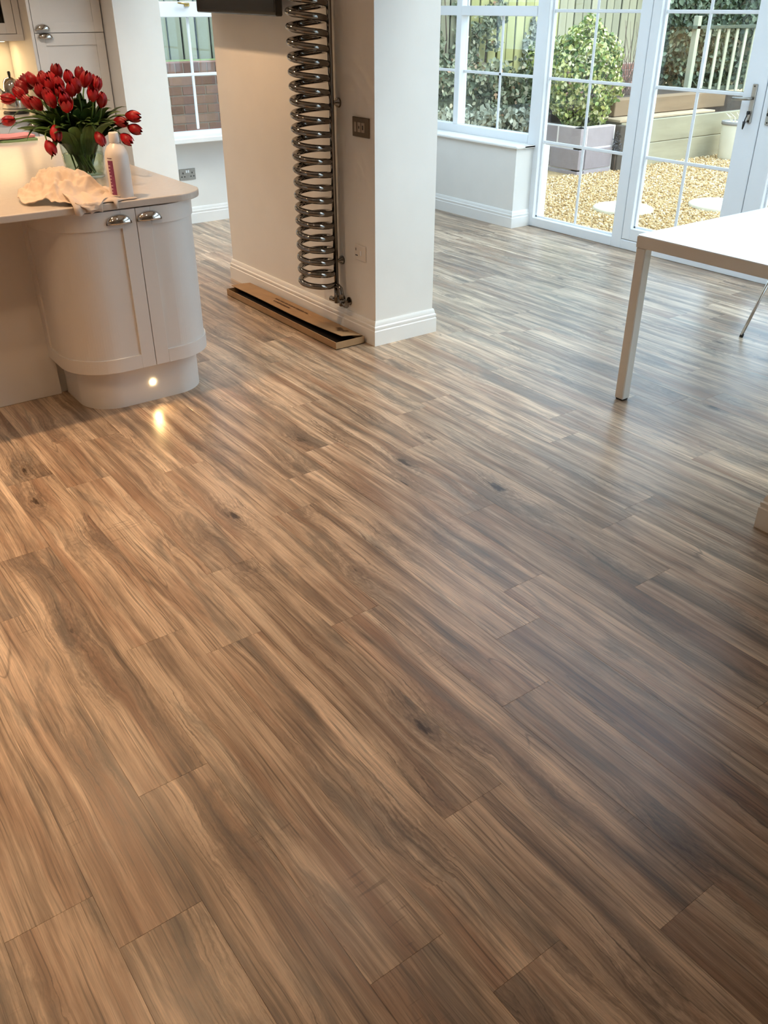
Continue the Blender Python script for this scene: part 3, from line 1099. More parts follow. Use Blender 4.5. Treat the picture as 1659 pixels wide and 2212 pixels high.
TUL = [
    # px, py, toward viewer (m), droop direction, label key
    (122, 157, 0.02, 'top'), (148, 168, 0.06, ''), (172, 161, -0.05, ''), (185, 172, 0.03, ''), (196, 176, -0.02, ''), (208, 183, 0.0, ''),
    (164, 184, 0.12, ''), (154, 194, 0.13, ''), (110, 186, 0.12, ''), (131, 199, 0.16, ''), (112, 174, 0.06, ''), (94, 170, 0.0, ''),
    (69, 172, -0.02, ''), (58, 178, -0.05, ''), (47, 189, 0.0, ''), (42, 202, 0.06, ''), (87, 197, 0.13, ''), (60, 221, 0.12, ''),
    (79, 224, 0.16, ''), (104, 207, 0.17, ''), (110, 216, 0.18, ''), (143, 227, 0.20, 'mid'), (139, 213, 0.19, ''), (200, 204, 0.14, ''),
    (220, 216, 0.10, ''), (93, 175, 0.08, ''), (127, 183, 0.12, ''),
    (18, 213, 0.08, 'left'), (19, 261, -0.02, 'lowleft'), (287, 251, 0.03, 'r1'), (260, 263, 0.08, 'r2'), (291, 279, 0.06, 'r3'), (273, 300, 0.10, 'r4'),
    (216, 300, 0.19, 'rim'), (121, 288, 0.20, 'rimleft'), (109, 319, 0.20, 'droop'),
]
TL = {
    '': 'red tulip packed in the domed bunch in the vase',
    'top': 'red tulip standing highest at the top of the bunch',
    'mid': 'wide open red tulip low in the middle of the bunch, facing the room',
    'left': 'red tulip leaning out furthest left beside the chrome kettle',
    'lowleft': 'dark red tulip half hidden behind leaves at the lower left',
    'r1': 'red tulip reaching right, uppermost of the four against the white wall',
    'r2': 'red tulip reaching right, innermost of the four near the white bottle',
    'r3': 'dark red tulip furthest right of the bunch against the white wall',
    'r4': 'red tulip drooping lowest on the right above the white bottle cap',
    'rim': 'red tulip drooping over the right side of the vase rim',
    'rimleft': 'red tulip drooping over the left side of the vase rim',
    'droop': 'red tulip hanging lowest on the left below the vase rim',
}
rt_ = random.Random(5)
ORD = ['first', 'second', 'third', 'fourth', 'fifth', 'sixth', 'seventh', 'eighth', 'ninth', 'tenth', 'eleventh', 'twelfth', 'thirteenth']
tier = {}
for (px, py, tw, key) in TUL:
    if not key:
        tier.setdefault('upper' if py < 180 else 'middle' if py < 200 else 'lower', []).append((px, py))
tier = {k: sorted(v) for k, v in tier.items()}
for i, (px, py, tw, key) in enumerate(TUL):
    H = bloom_pos(px, py, tw)
    ac = (H - VC).dot(camR)
    up = H.z - VC.z
    foot = VC + Vector((-ac * 0.12 + rt_.uniform(-0.045, 0.045), rt_.uniform(-0.045, 0.045), 0.016))
    rim_dir = (camR * ac - camF * tw)
    k = min(1.0, 0.075 / max(rim_dir.length, 1e-4))
    rim = VC + rim_dir * k * 0.9 + Vector((0, 0, VH + 0.01))
    out = rim_dir.normalized() if rim_dir.length > 1e-3 else Vector((0, 0, 1))
    drooping = key in ('rim', 'rimleft', 'droop', 'r4', 'r3', 'r2', 'lowleft')
    if key in ('rim', 'rimleft', 'droop'):
        axis = (out * 0.45 + Vector((0, 0, -0.9)) + camR * (0.25 if ac > -0.05 else -0.1))
        if key == 'droop':
            axis = camR * 0.45 - camF * 0.3 + Vector((0, 0, -0.85))
    elif key in ('r1', 'r2', 'r3', 'r4', 'left', 'lowleft'):
        axis = out * 1.0 + Vector((0, 0, {'r1': -0.1, 'r2': -0.12, 'r3': -0.28, 'r4': -0.6, 'left': 0.1, 'lowleft': -0.2}[key]))
    else:
        axis = Vector((0, 0, 1)) + out * min(1.0, rim_dir.length * 3.2) + Vector((rt_.uniform(-.2, .2), rt_.uniform(-.2, .2), 0))
    axis.normalize()
    size = rt_.uniform(0.050, 0.058)
    base = H - axis * size * 0.6
    lab = TL[key]
    if not key:
        tn = 'upper' if py < 180 else 'middle' if py < 200 else 'lower'
        lab = 'red tulip in the %s tier of the bunch, %s from the left' % (tn, ORD[tier[tn].index((px, py))])
    t = thing('tulip', foot, lab, 'tulip', 'red tulips in the glass vase')
    mid = rim + (rim - foot) * 0.35
    if drooping and key != 'r2':
        mid = rim + Vector((0, 0, 0.11)) + out * 0.05
        pre = base - axis * 0.06
    else:
        pre = base - axis * 0.09
    pts = bez(foot, foot + (rim - foot) * 0.5, rim + Vector((0, 0, 0.02)), rim + Vector((0, 0, 0.03)) + out * 0.01, 5)[:-1] + bez(rim + Vector((0, 0, 0.03)) + out * 0.01, mid, pre, base, 8)
    MB().tube(pts, 0.0034, 6).build('stem', M['stem'], t)
    b = MB()
    bloom_mesh(b, base, axis, size, 0.85 if key == 'mid' else rt_.uniform(0.05, 0.45), rt_)
    b.build('bloom', M['petal'], t)
    nl = 3
    for q in range(nl):
        # a long blade leaving the stem at the rim, mostly on the room side of the bunch
        th = rt_.uniform(-1.75, 1.75)
        dirp = (camR * math.sin(th) - camF * math.cos(th)).normalized()
        reach = rt_.uniform(0.08, 0.27)
        rise = 0.205 * math.sqrt(max(0.0, 1 - (reach / 0.30) ** 2)) * rt_.uniform(0.45, 1.0) + 0.01
        p0 = VC + dirp * 0.055 + Vector((0, 0, VH - 0.05))
        p3 = VC + dirp * reach + Vector((0, 0, VH + rise))
        pts = bez(p0, p0 + Vector((0, 0, 0.08 + rise * 0.3)) + dirp * 0.015, p3 - dirp * 0.06 + Vector((0, 0, 0.02)), p3, 9)
        lm = MB()
        leaf_mesh(lm, pts, rt_.uniform(0.040, 0.062), dirp.cross(Vector((0, 0, 1))) + Vector((0, 0, rt_.uniform(-0.5, 0.5))), rt_.uniform(0.15, 0.45))
        lm.build('leaf', M['leaf'], t)
    # leaf blades inside the vase water line
    if i % 2 == 0:
        lm = MB()
        p0 = foot + Vector((0, 0, 0.01))
        pp = bez(p0, p0 + Vector((0, 0, 0.05)), rim - Vector((0, 0, 0.05)), rim + Vector((0, 0, 0.03)), 6)
        leaf_mesh(lm, pp, 0.026, Vector((rt_.uniform(-1, 1), rt_.uniform(-1, 1), 0.01)), 0.3)
        lm.build('leaf', M['leaf'], t)
    # big hanging blades on the left and front
    if key in ('lowleft', 'rimleft', 'rim', 'left', 'droop'):
        dirp = {'lowleft': camR * -0.95 - camF * 0.3, 'rimleft': camR * -0.75 - camF * 0.6, 'rim': camR * 0.35 - camF * 0.9, 'left': camR * -1.0 + camF * 0.1, 'droop': camR * -0.45 - camF * 0.8}[key].normalized()
        rch, dz = {'lowleft': (0.30, 0.04), 'rimleft': (0.24, 0.02), 'rim': (0.17, 0.05), 'left': (0.30, 0.09), 'droop': (0.185, -0.055)}[key]
        p0 = VC + dirp * 0.06 + Vector((0, 0, VH - 0.02))
        p3 = VC + dirp * rch + Vector((0, 0, VH + dz))
        pts = bez(p0, p0 + Vector((0, 0, 0.13)) + dirp * 0.02, p3 - dirp * 0.03 + Vector((0, 0, 0.09)), p3, 12)
        lm = MB()
        leaf_mesh(lm, pts, 0.05, dirp.cross(Vector((0, 0, 1))), 0.25)
        lm.build('leaf', M['leaf'], t)

# white bottle
bo = thing('bottle', (-3.612, 1.312, 0.8955), 'white plastic bottle with a purple label strip standing beside the vase', 'bottle')
bc = (-3.612, 1.312, 0.8955)
BR = 0.046
MB().lathe([(0.0, 0.0), (BR - 0.004, 0.0), (BR, 0.005), (BR, 0.165), (BR - 0.003, 0.178), (0.033, 0.198), (0.020, 0.208), (0.018, 0.212), (0.0, 0.212)], bc, 40).build('body', simple('white_bottle_plastic', '#eee6df', 0.35, var=0.01), bo)
MB().lathe([(0.0, 0.212), (0.0195, 0.212), (0.0205, 0.216), (0.0195, 0.246), (0.017, 0.250), (0.0, 0.250)], bc, 28).build('cap', simple('white_bottle_cap', '#efe9e4', 0.4, var=0.01), bo)
cdir = math.atan2(-bc[1], -bc[0])      # towards the room


def patch(a0, a1, z0, z1, r):
    rings = []
    for i in range(9):
        a = a0 + (a1 - a0) * i / 8
        rings.append([(bc[0] + r * math.cos(a), bc[1] + r * math.sin(a), bc[2] + z0), (bc[0] + r * math.cos(a), bc[1] + r * math.sin(a), bc[2] + z1)])
    return MB().rings(rings, False, False, True)


lb = patch(cdir - 0.95, cdir - 0.42, 0.02, 0.150, BR + 0.0004)
lb.build('label_strip', simple('purple_label', '#8a3f68', 0.5, var=0.12, nscale=80), bo, label='purple printed strip on the white bottle')
for q in range(9):
    zz = 0.028 + q * 0.0125
    patch(cdir - 0.98, cdir - 0.80 + 0.05 * ((q * 7) % 3), zz, zz + 0.004, BR + 0.0008).build('label_print', simple('label_text_%d' % q, '#d9b7c8', 0.5), bo)
patch(cdir - 0.95, cdir - 0.46, 0.157, 0.1595, BR + 0.0006).build('label_print', simple('label_line', '#6d3a55', 0.5), bo)

# crumpled tea towel over the edge of the worktop
TOWN = 84
rr = np.random.RandomState(3)
tw_c = np.array([-3.735, 1.135])
uu, ww = np.meshgrid(np.linspace(-1, 1, TOWN), np.linspace(-1, 1, TOWN), indexing='ij')
ang = np.arctan2(ww, uu)
rad = np.maximum(np.abs(uu), np.abs(ww))
outl = 1.0 + 0.13 * np.sin(3 * ang + 0.7) + 0.08 * np.sin(5 * ang + 2.0) + 0.05 * np.sin(9 * ang)
ex, ey = 0.20, 0.185
# u runs towards the room (x), w along the worktop (y)
tx = tw_c[0] + uu * ex * (0.82 + 0.18 * (1 - np.abs(ww))) * outl
ty = tw_c[1] + ww * ey * (0.80 + 0.20 * (1 - np.abs(uu))) * outl
dome = 0.085 * np.exp(-(((tx + 3.80) / 0.105) ** 2 + ((ty - 1.11) / 0.105) ** 2))
dome += 0.052 * np.exp(-(((tx + 3.70) / 0.07) ** 2 + ((ty - 1.20) / 0.06) ** 2))
dome += 0.040 * np.exp(-(((tx + 3.66) / 0.05) ** 2 + ((ty - 1.08) / 0.05) ** 2))
fold = np.zeros_like(tx)
for q in range(7):
    a = rr.uniform(0, PI)
    f = rr.uniform(24, 62)
    ph = rr.uniform(0, 6)
    d_ = (tx * math.cos(a) + ty * math.sin(a)) * f + ph + 2.2 * np.sin(tx * 17 + q) + 2.2 * np.sin(ty * 19 + 2 * q)
    fold += (1 - np.abs(np.sin(d_))) ** 1.6 * rr.uniform(0.006, 0.014)
pk = np.arctan2(ty - 1.11, tx + 3.80)
pr_ = np.hypot(ty - 1.11, tx + 3.80)
fold += 0.016 * np.clip(pr_ / 0.06, 0, 1) * np.exp(-(pr_ / 0.16) ** 2) * (1 - np.abs(np.sin(3.5 * pk + 0.8 + 9 * pr_))) ** 1.3
fold += 0.010 * np.clip(pr_ / 0.05, 0, 1) * np.exp(-(pr_ / 0.2) ** 2) * (1 - np.abs(np.sin(5.5 * pk + 2.1 - 14 * pr_))) ** 1.5
tz = 0.8985 + dome + fold * (0.25 + 0.75 * np.clip(dome / 0.04, 0, 1)) * 0.9 + 0.010 * np.clip((rad - 0.82) / 0.18, 0, 1) * (0.5 + 0.5 * np.sin(ang * 11))
over = np.clip(tx - (WTX + 0.003), 0, None)
tz = np.where(over > 0, 0.899 - over * 0.72 + fold * 0.4, tz)
tx = np.where(over > 0, WTX + 0.004 + over * 0.16 + fold * 0.25, tx)
V = np.stack([tx, ty, tz], -1).reshape(-1, 3)
idx = np.arange(TOWN * TOWN).reshape(TOWN, TOWN)
F = np.stack([idx[:-1, :-1], idx[1:, :-1], idx[1:, 1:], idx[:-1, 1:]], -1).reshape(-1, 4)
tow = npmesh('tea_towel', V, F, simple('cream_linen', '#d9c6b4', 0.9, var=0.04, nscale=9, bumps=0.35, bscale=420), smooth=True)
m = tow.modifiers.new('solid', 'SOLIDIFY')
m.thickness = 0.003
m.offset = 1.0
tag(tow, 'crumpled cream tea towel slumped over the front edge of the worktop', 'towel')

# the ruffled under layer that peeps out at the front
rows = []
nt_ = 60
for i in range(nt_ + 1):
    t = i / nt_
    y = 1.075 + 0.275 * t
    wv = math.sin(t * 21 + 0.6) * (1 - 0.6 * t)
    w2 = math.sin(t * 37 + 2.0) * (1 - 0.7 * t)
    pf = (1 - t) ** 0.7
    xf = -3.575 + 0.036 * pf + 0.010 * wv
    zf = 0.8985 + max(0.0, 0.010 * wv + 0.012) * pf
    row_ = [(-3.70, y - 0.02, 0.900 + 0.045 * pf), (-3.655, y - 0.01, 0.899 + 0.046 * pf + 0.006 * w2 * pf), (-3.615, y, 0.8988 + 0.028 * pf + 0.009 * max(0, wv) * pf + 0.004 * pf * w2)]
    row_.append((min(xf, -3.56) - 0.012, y + 0.003, zf + 0.010 * pf))
    if xf > WTX - 0.004:
        row_.append((max(xf, WTX + 0.005), y + 0.006, 0.8975 + 0.004 * max(0, wv)))
        row_.append((max(xf, WTX + 0.005) + 0.006, y + 0.007, 0.878 - 0.012 * pf + 0.004 * w2))
    else:
        row_.append((xf, y + 0.006, zf))
        row_.append((xf + 0.008, y + 0.007, 0.8982))
    rows.append(row_)
tf = MB().rings(rows, False, False, True).build('towel_fold', tow.data.materials[0], tow)
m = tf.modifiers.new('solid', 'SOLIDIFY')
m.thickness = 0.0025
m.offset = 1.0

# ------------------------------------------------------------------ coil radiator
rd = thing('coil_radiator', (-3.915, 2.52, 0.2), 'tall chrome spiral coil radiator on the pier wall', 'radiator')
RCX, RCY = -3.95, 2.528      # rail
CR = 0.087                   # coil radius to the tube centre
TR = 0.0155
rail_x, rail_y = -3.915, 2.530
ccx, ccy = rail_x - 0.045, rail_y - 0.083
pitch = (1.54 - 0.286) / 20.0
zb = 0.268
turns = 29
n = turns * 28
pts = []
a_end = math.atan2(rail_y - 0.01 - ccy, rail_x - 0.0 - ccx)
for i in range(n + 1):
    a = a_end - 2 * PI * i / 28
    pts.append((ccx + CR * math.cos(a), ccy + CR * math.sin(a), zb + pitch * i / 28))
MB().tube(pts, TR, 10).build('coil', M['dimchrome'], rd)
MB().tube([(rail_x, rail_y + 0.012, 0.245), (rail_x, rail_y + 0.012, 1.2), (rail_x, rail_y + 0.012, 2.08)], 0.013, 14).build('rail', M['dimchrome'], rd)
for zz in (0.392, 1.163, 1.93):
    b = MB()
    yy = rail_y + 0.012
    b.rings([[(rail_x + r_ * math.cos(2 * PI * k / 18), y_, zz + r_ * math.sin(2 * PI * k / 18)) for k in range(18)] for r_, y_ in ((0.009, yy), (0.010, yy + 0.02), (0.022, yy + 0.032), (0.024, 2.5845))], True, True, True)
    b.build('wall_bracket', M['dimchrome'], rd)
# tails and valves
lastp = Vector(pts[0])
b = MB().tube([lastp, lastp + Vector((0.03, 0.01, 0.0)), lastp + Vector((0.055, 0.012, -0.012)), lastp + Vector((0.062, 0.012, -0.04)), lastp + Vector((0.062, 0.012, -0.075))], 0.0125, 12)
b.build('flow_tail', M['dimchrome'], rd)
vx = lastp.x + 0.062
for nm, x_, y_ in (('valve', vx, lastp.y + 0.012), ('valve', rail_x, rail_y + 0.012)):
    v_ = MB().tube([(x_, y_, 0.25 if x_ == rail_x else 0.20), (x_, y_, 0.165)], 0.0145, 12)
    v_.tube([(x_, y_, 0.182), (x_, 2.5845, 0.182)], 0.009, 10)
    v_.tube([(x_, 2.580, 0.182), (x_, 2.5848, 0.182)], 0.022, 16)
    s = 1 if x_ == vx else -1
    v_.tube([(x_, y_, 0.18), (x_ + s * 0.052, y_ - 0.004, 0.178)], [0.011, 0.015], 12)
    v_.build(nm, M['dimchrome'], rd)

# ------------------------------------------------------------------ television
tv = thing('television', (-4.72, 2.5, 1.6), 'black wall mounted television beside the coil radiator, its lower edge in view', 'television')
Mt = Matrix.Translation((-4.75, 2.50, 1.536)) @ Matrix.Rotation(R(0.9), 4, 'Y')
MB().cbox((-0.45, -0.02, 0.0), (0.45, 0.02, 0.56), 0.006, Mt).build('casing', M['tv'], tv)
MB().box((-0.435, -0.0215, 0.018), (0.435, -0.0205, 0.545), Mt).build('screen', simple('dark_screen', '#0b0a0b', 0.12, var=0.05), tv)
MB().cbox((-0.22, 0.02, 0.10), (0.22, 0.050, 0.46), 0.006, Mt).cbox((-0.1, 0.05, 0.18), (0.1, 0.085, 0.40), 0.003, Mt).build('wall_mount', M['black'], tv)

# ------------------------------------------------------------------ sockets
def plate(name, label, cat, c, u, n, w, h, mat, face=None):
    """root at c; u = direction along the wall, n = out of the wall"""
    t = thing(name, c, label, cat)
    u, n, z = Vector(u), Vector(n), Vector((0, 0, 1))
    Mx = Matrix(((u.x, n.x, 0, c[0]), (u.y, n.y, 0, c[1]), (0, 0, 1, c[2]), (0, 0, 0, 1)))
    MB().cbox((-w / 2, 0.0, -h / 2), (w / 2, 0.008, h / 2), 0.002, Mx).build('face_plate', mat, t)
    return t, Mx


t, Mx = plate('wall_plate', 'chrome grid plate with painted brown reflection and three pale modules on the pier wall right of the coil radiator', 'wall plate', (-3.7175, TY0, 1.068), (1, 0, 0), (0, -1, 0), 0.140, 0.088, simple('chrome_brown_reflection', '#7a6957', 0.35, 0.8, var=0.1))  # brown colour stands for what the chrome plate reflects
for k, (x0, x1) in enumerate(((-0.050, -0.034), (-0.022, 0.004), (0.010, 0.036))):
    MB().cbox((x0, 0.0075, -0.022), (x1, 0.0105, 0.022), 0.001, Mx).build('module', simple('glint_module_%d' % k, '#b9aa98', 0.3, 0.4), t)  # pale colour stands for the glints on the modules
MB().cbox((-0.012, 0.0100, -0.006), (-0.006, 0.0125, 0.006), 0.001, Mx).cbox((0.019, 0.0100, -0.01), (0.027, 0.0125, 0.01), 0.001, Mx).build('toggle', M['black'], t)

t, Mx = plate('wall_socket', 'white double socket low on the pier wall right of the coil radiator', 'socket', (-3.737, TY0, 0.464), (1, 0, 0), (0, -1, 0), 0.098, 0.078, simple('white_socket_plastic', '#e9e2d8', 0.35))
for (x0, z0, x1, z1) in ((-0.038, 0.008, -0.033, 0.022), (-0.040, -0.018, -0.030, -0.012), (-0.028, -0.018, -0.020, -0.012)):
    MB().box((x0, 0.0079, z0), (x1, 0.0086, z1), Mx).build('pin_hole', M['black'], t)
MB().cbox((0.004, 0.0075, -0.012), (0.016, 0.011, 0.012), 0.001, Mx).build('rocker', M['upvc'], t)

t, Mx = plate('wall_socket', 'brushed steel double socket on the far wall under the window', 'socket', (FX, 3.092, 0.387), (0, 1, 0), (1, 0, 0), 0.140, 0.085, M['steel'])
for s in (-1, 1):
    for (x0, z0, x1, z1) in ((-0.004, 0.004, 0.004, 0.018), (-0.018, -0.020, -0.007, -0.012), (0.007, -0.020, 0.018, -0.012)):
        MB().box((s * 0.040 + x0, 0.0079, z0), (s * 0.040 + x1, 0.0087, z1), Mx).build('pin_hole', M['black'], t)
for s in (-1, 1):
    MB().cbox((s * 0.009 - 0.006, 0.0075, 0.012), (s * 0.009 + 0.006, 0.0115, 0.032), 0.001, Mx).build('rocker', M['upvc'], t)

# ------------------------------------------------------------------ flooring carton on the floor
BX0, BX1, BY0, BY1 = -4.915, -3.668, 2.368, 2.552
cb = thing('cardboard_carton', (-4.29, 2.46, 0), 'long flat opened cardboard flooring carton on the floor along the pier', 'carton')
bh = 0.040
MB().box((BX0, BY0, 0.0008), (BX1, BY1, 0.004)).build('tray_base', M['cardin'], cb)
w_ = 0.004
MB().box((BX0, BY0, 0.0008), (BX1, BY0 + w_, bh)).build('tray_side', M['card'], cb)
MB().box((BX0, BY1 - w_, 0.0008), (BX1, BY1, bh)).build('tray_side', M['card'], cb)
MB().box((BX0, BY0 + w_, 0.0008), (BX0 + w_, BY1 - w_, bh)).build('tray_end', M['card'], cb)
MB().box((BX1 - w_, BY0 + w_, 0.0008), (BX1, BY1 - w_, bh)).build('tray_end', M['card'], cb)
MB().box((BX0 + 0.02, BY0 + 0.008, 0.004), (BX1 - 0.02, BY1 - 0.008, 0.012)).build('tray_shade', simple('painted_tray_shade', '#211812', 0.7), cb)  # near-black sheet colours in the shade inside the tray
# the lid, hinged at the wall side and standing slightly open
lidv = []
nx = 12
mb = MB()
rows = []
for i in range(nx + 1):
    u = i / nx
    x = BX0 - 0.03 + u * (BX1 - BX0 + 0.012)
    zf = 0.046 + 0.020 * u * u + 0.004 * math.sin(u * 6)
    yf = BY0 + 0.050 - 0.006 * math.sin(u * 3)
    yb_ = BY1 - 0.001
    rows.append([(x, yf, zf), (x, (yf + yb_) / 2, (zf + bh) / 2 + 0.004), (x, yb_, bh + 0.001)])
mb.rings(rows, False, False, False)
lid = mb.build('lid', M['card'], cb)
m = lid.modifiers.new('solid', 'SOLIDIFY')
m.thickness = 0.003
m.offset = 1


def lid_pt(u, v):
    x = BX0 - 0.03 + u * (BX1 - BX0 + 0.012)
    zf = 0.046 + 0.020 * u * u + 0.004 * math.sin(u * 6)
    yf = BY0 + 0.050 - 0.006 * math.sin(u * 3)
    y = yf + (BY1 - 0.001 - yf) * v
    zm = (zf + bh) / 2 + 0.004
    z = zf + (zm - zf) * v * 2 if v < 0.5 else zm + (bh + 0.001 - zm) * (v - 0.5) * 2
    return (x, y, z + 0.0036)


pr = random.Random(2)
ink = MB()
for (ua, ub, v) in ((0.335, 0.62, 0.60), (0.365, 0.505, 0.36)):
    u = ua
    while u < ub:
        du = pr.uniform(0.006, 0.016)
        ink.add([lid_pt(u, v - 0.045), lid_pt(u + du, v - 0.045), lid_pt(u + du, v + 0.045), lid_pt(u, v + 0.045)], [(0, 1, 2, 3)])
        u += du + pr.choice((0.0015, 0.002, 0.006))
for (ua, ub, v0, v1) in ((0.88, 0.905, 0.45, 0.68), (0.91, 0.925, 0.30, 0.60), (0.93, 0.945, 0.42, 0.72)):
    ink.add([lid_pt(ua, v0), lid_pt(ub, v0), lid_pt(ub, v1), lid_pt(ua, v1)], [(0, 1, 2, 3)])
ink.build('printed_text', M['ink'], lid, kind='stuff')

# ------------------------------------------------------------------ table and chair
TX0, TX1, TY_0, TY_1 = -2.368, -1.42, 3.054, 4.80
TZ = 0.745
tb = thing('dining_table', (-1.6, 3.5, 0), 'white square-legged dining table in front of the glazed doors', 'table')
pl_ = [(TX0 + 0.012, TY_0), (TX1 - 0.012, TY_0), (TX1, TY_0 + 0.012), (TX1, TY_1 - 0.012), (TX1 - 0.012, TY_1), (TX0 + 0.012, TY_1), (TX0, TY_1 - 0.012), (TX0, TY_0 + 0.012)]
MB().prism(pl_, TZ - 0.006, TZ).build('table_top', M['table'], tb, bevel=0.0015)
ap = MB()
ap.box((TX0 + 0.003, TY_0 + 0.003, TZ - 0.052), (TX1 - 0.003, TY_0 + 0.023, TZ - 0.0062)).box((TX0 + 0.003, TY_1 - 0.023, TZ - 0.052), (TX1 - 0.003, TY_1 - 0.003, TZ - 0.0062))
ap.box((TX0 + 0.003, TY_0 + 0.023, TZ - 0.052), (TX0 + 0.023, TY_1 - 0.023, TZ - 0.0062)).box((TX1 - 0.023, TY_0 + 0.023, TZ - 0.052), (TX1 - 0.003, TY_1 - 0.023, TZ - 0.0062))
ap.build('apron', M['tablefr'], tb)
for lx in (TX0 + 0.004, TX1 - 0.052):
    for ly in (TY_0 + 0.004, TY_1 - 0.052):
        lg = MB().cbox((lx, ly, 0.006), (lx + 0.048, ly + 0.048, TZ - 0.0525), 0.004).build('leg', M['tablefr'], tb)
        MB().cbox((lx + 0.004, ly + 0.004, 0.0002), (lx + 0.044, ly + 0.044, 0.0065), 0.002).build('foot_pad', M['black'], lg)

ch = thing('dining_chair', (-2.34, 4.5, 0), 'chair with slim splayed chrome legs drawn up to the side of the white table', 'chair')
legs_f = [(-2.524, 4.289), (-2.524, 4.725), (-2.08, 4.289), (-2.08, 4.725)]
seat_k = [(-2.487, 4.452), (-2.487, 4.562), (-2.16, 4.44), (-2.16, 4.574)]
for (fx, fy), (kx, ky) in zip(legs_f, seat_k):
    lg = MB().tube([(fx, fy, 0.012), (kx, ky, 0.432)], 0.0085, 10).build('leg', M['chrome'], ch)
    MB().tube([(fx - (kx - fx) * 0.01, fy - (ky - fy) * 0.01, 0.0005), (fx + (kx - fx) * 0.035, fy + (ky - fy) * 0.035, 0.018)], 0.0105, 10).build('foot_cap', M['black'], lg)
MB().cbox((-2.50, 4.43, 0.428), (-2.14, 4.585, 0.440), 0.003).build('seat_frame', M['chrome'], ch)
rows = []
for i in range(15):
    t = i / 14
    if t < 0.6:
        x = -2.13 - t / 0.6 * 0.36
        z = 0.448 - 0.006 * math.sin(t / 0.6 * PI)
    else:
        q = (t - 0.6) / 0.4
        x = -2.49 - 0.06 * math.sin(q * PI / 2)
        z = 0.448 + 0.34 * q ** 1.2
    hw = 0.19 - 0.04 * abs(t - 0.45)
    rows.append([(x, 4.507 + hw * s_, z + 0.012 * s_ * s_) for s_ in (-1, -0.6, -0.2, 0.2, 0.6, 1)])
sh = MB().rings(rows, False, False, True).build('seat_shell', simple('white_seat_shell', '#e8e8e6', 0.4), ch)
m = sh.modifiers.new('solid', 'SOLIDIFY')
m.thickness = 0.010

# ------------------------------------------------------------------ ceiling downlights
COOL_FILL = (1.0, 0.88, 0.76)      # unseen whiter lamps added to brighten the cupboards and island cabinet
DL = [(-3.52, -0.20, 62, WARM), (-3.52, 0.80, 60, WARM), (-2.6, -0.5, 36, WARM), (-2.2, 0.5, 32, WARM), (-2.3, 1.45, 9, COOL_FILL), (-4.9, 0.6, 20, COOL_FILL), (-6.0, 1.0, 26, COOL_FILL), (-6.0, 1.9, 42, COOL_FILL), (-4.75, 2.0, 54, WARM), (-1.0, -0.4, 14, WARM), (-2.1, -1.5, 24, WARM)]
for i, (x, y, pw, lc) in enumerate(DL):
    t = thing('downlight', (x, y, CEIL), 'small round chrome rimmed downlight in the kitchen ceiling', 'lamp', 'ceiling downlights')
    MB().lathe([(0.034, -0.001), (0.046, -0.001), (0.046, -0.006), (0.036, -0.008), (0.034, -0.001)], (x, y, CEIL), 20).build('rim', M['chrome'], t)
    MB().lathe([(0.0, -0.0035), (0.034, -0.0035)], (x, y, CEIL), 20).build('lens', M['lampface'], t)
    ld = bpy.data.lights.new('downlight_lamp', 'SPOT')
    ld.energy = pw * 1.15
    ld.spot_size = R(112)
    ld.spot_blend = 0.8
    ld.color = lc
    ld.shadow_soft_size = 0.035
    lo = bpy.data.objects.new('downlight_lamp', ld)
    C.objects.link(lo)
    lo.location = (x, y, CEIL - 0.012)
    attach(lo, t)

# ------------------------------------------------------------------ garden
GZ = -0.10


def rand_mat(name, stops, rough=0.8, scale=(3, 3, 3), var=0.35, per='island', bumps=0.0):
    """colour picked per island or per object from a ramp, mottled by noise"""
    m, nt, p = mat_new(name)
    if per == 'island':
        g = N(nt, 'ShaderNodeNewGeometry')
        f = g.outputs['Random Per Island']
    else:
        g = N(nt, 'ShaderNodeObjectInfo')
        f = g.outputs['Random']
    col = ramp(nt, f, stops)
    tc = N(nt, 'ShaderNodeTexCoord')
    nz = noise(nt, vscale(nt, tc.outputs['Object'], scale), 1.0, 4, 0.6)
    k = math_n(nt, 'MULTIPLY_ADD', nz, 2 * var, 1 - var)
    cc = N(nt, 'ShaderNodeCombineColor')
    for i in range(3):
        nt.links.new(k, cc.inputs[i])
    nt.links.new(mixc(nt, 1.0, col, cc.outputs[0], 'MULTIPLY'), p.inputs['Base Color'])
    p.inputs['Roughness'].default_value = rough
    p.inputs['Specular IOR Level'].default_value = 0.25
    if bumps:
        bump(nt, p, nz, bumps, 0.01)
    return m


struct(MB().box((-16, 5.43, GZ - 0.3), (12, 22, GZ)).box((-16, -3, GZ - 0.3), (-7.7, 5.43, GZ)), 'ground', simple('gravel_bed', '#b39568', 0.95, var=0.35, nscale=45, bumps=0.8, bscale=60))

# loose gravel
ico_v = []
ph = (1 + 5 ** 0.5) / 2
for a in (-1, 1):
    for b in (-ph, ph):
        ico_v += [(0, a, b), (a, b, 0), (b, 0, a)]
ico_v = np.array(ico_v, float)
ico_v /= np.linalg.norm(ico_v[0])
dm = np.linalg.norm(ico_v[:, None] - ico_v[None], axis=-1)
el = dm[dm > 1e-6].min()
ico_f = []
for i in range(12):
    for j in range(i + 1, 12):
        for k in range(j + 1, 12):
            if max(dm[i, j], dm[j, k], dm[i, k]) < el * 1.01:
                nn = np.cross(ico_v[j] - ico_v[i], ico_v[k] - ico_v[i])
                ico_f.append((i, j, k) if nn @ ico_v[i] > 0 else (i, k, j))
ico_f = np.array(ico_f)
rs = np.random.RandomState(8)
NP = 46000
px_ = rs.uniform(-7.15, -2.2, NP)
py_ = 5.45 + rs.uniform(0, 1, NP) ** 1.0 * 5.3
sz = rs.uniform(0.007, 0.0155, NP)
P_ = np.stack([px_, py_, GZ + sz * 0.35], -1)
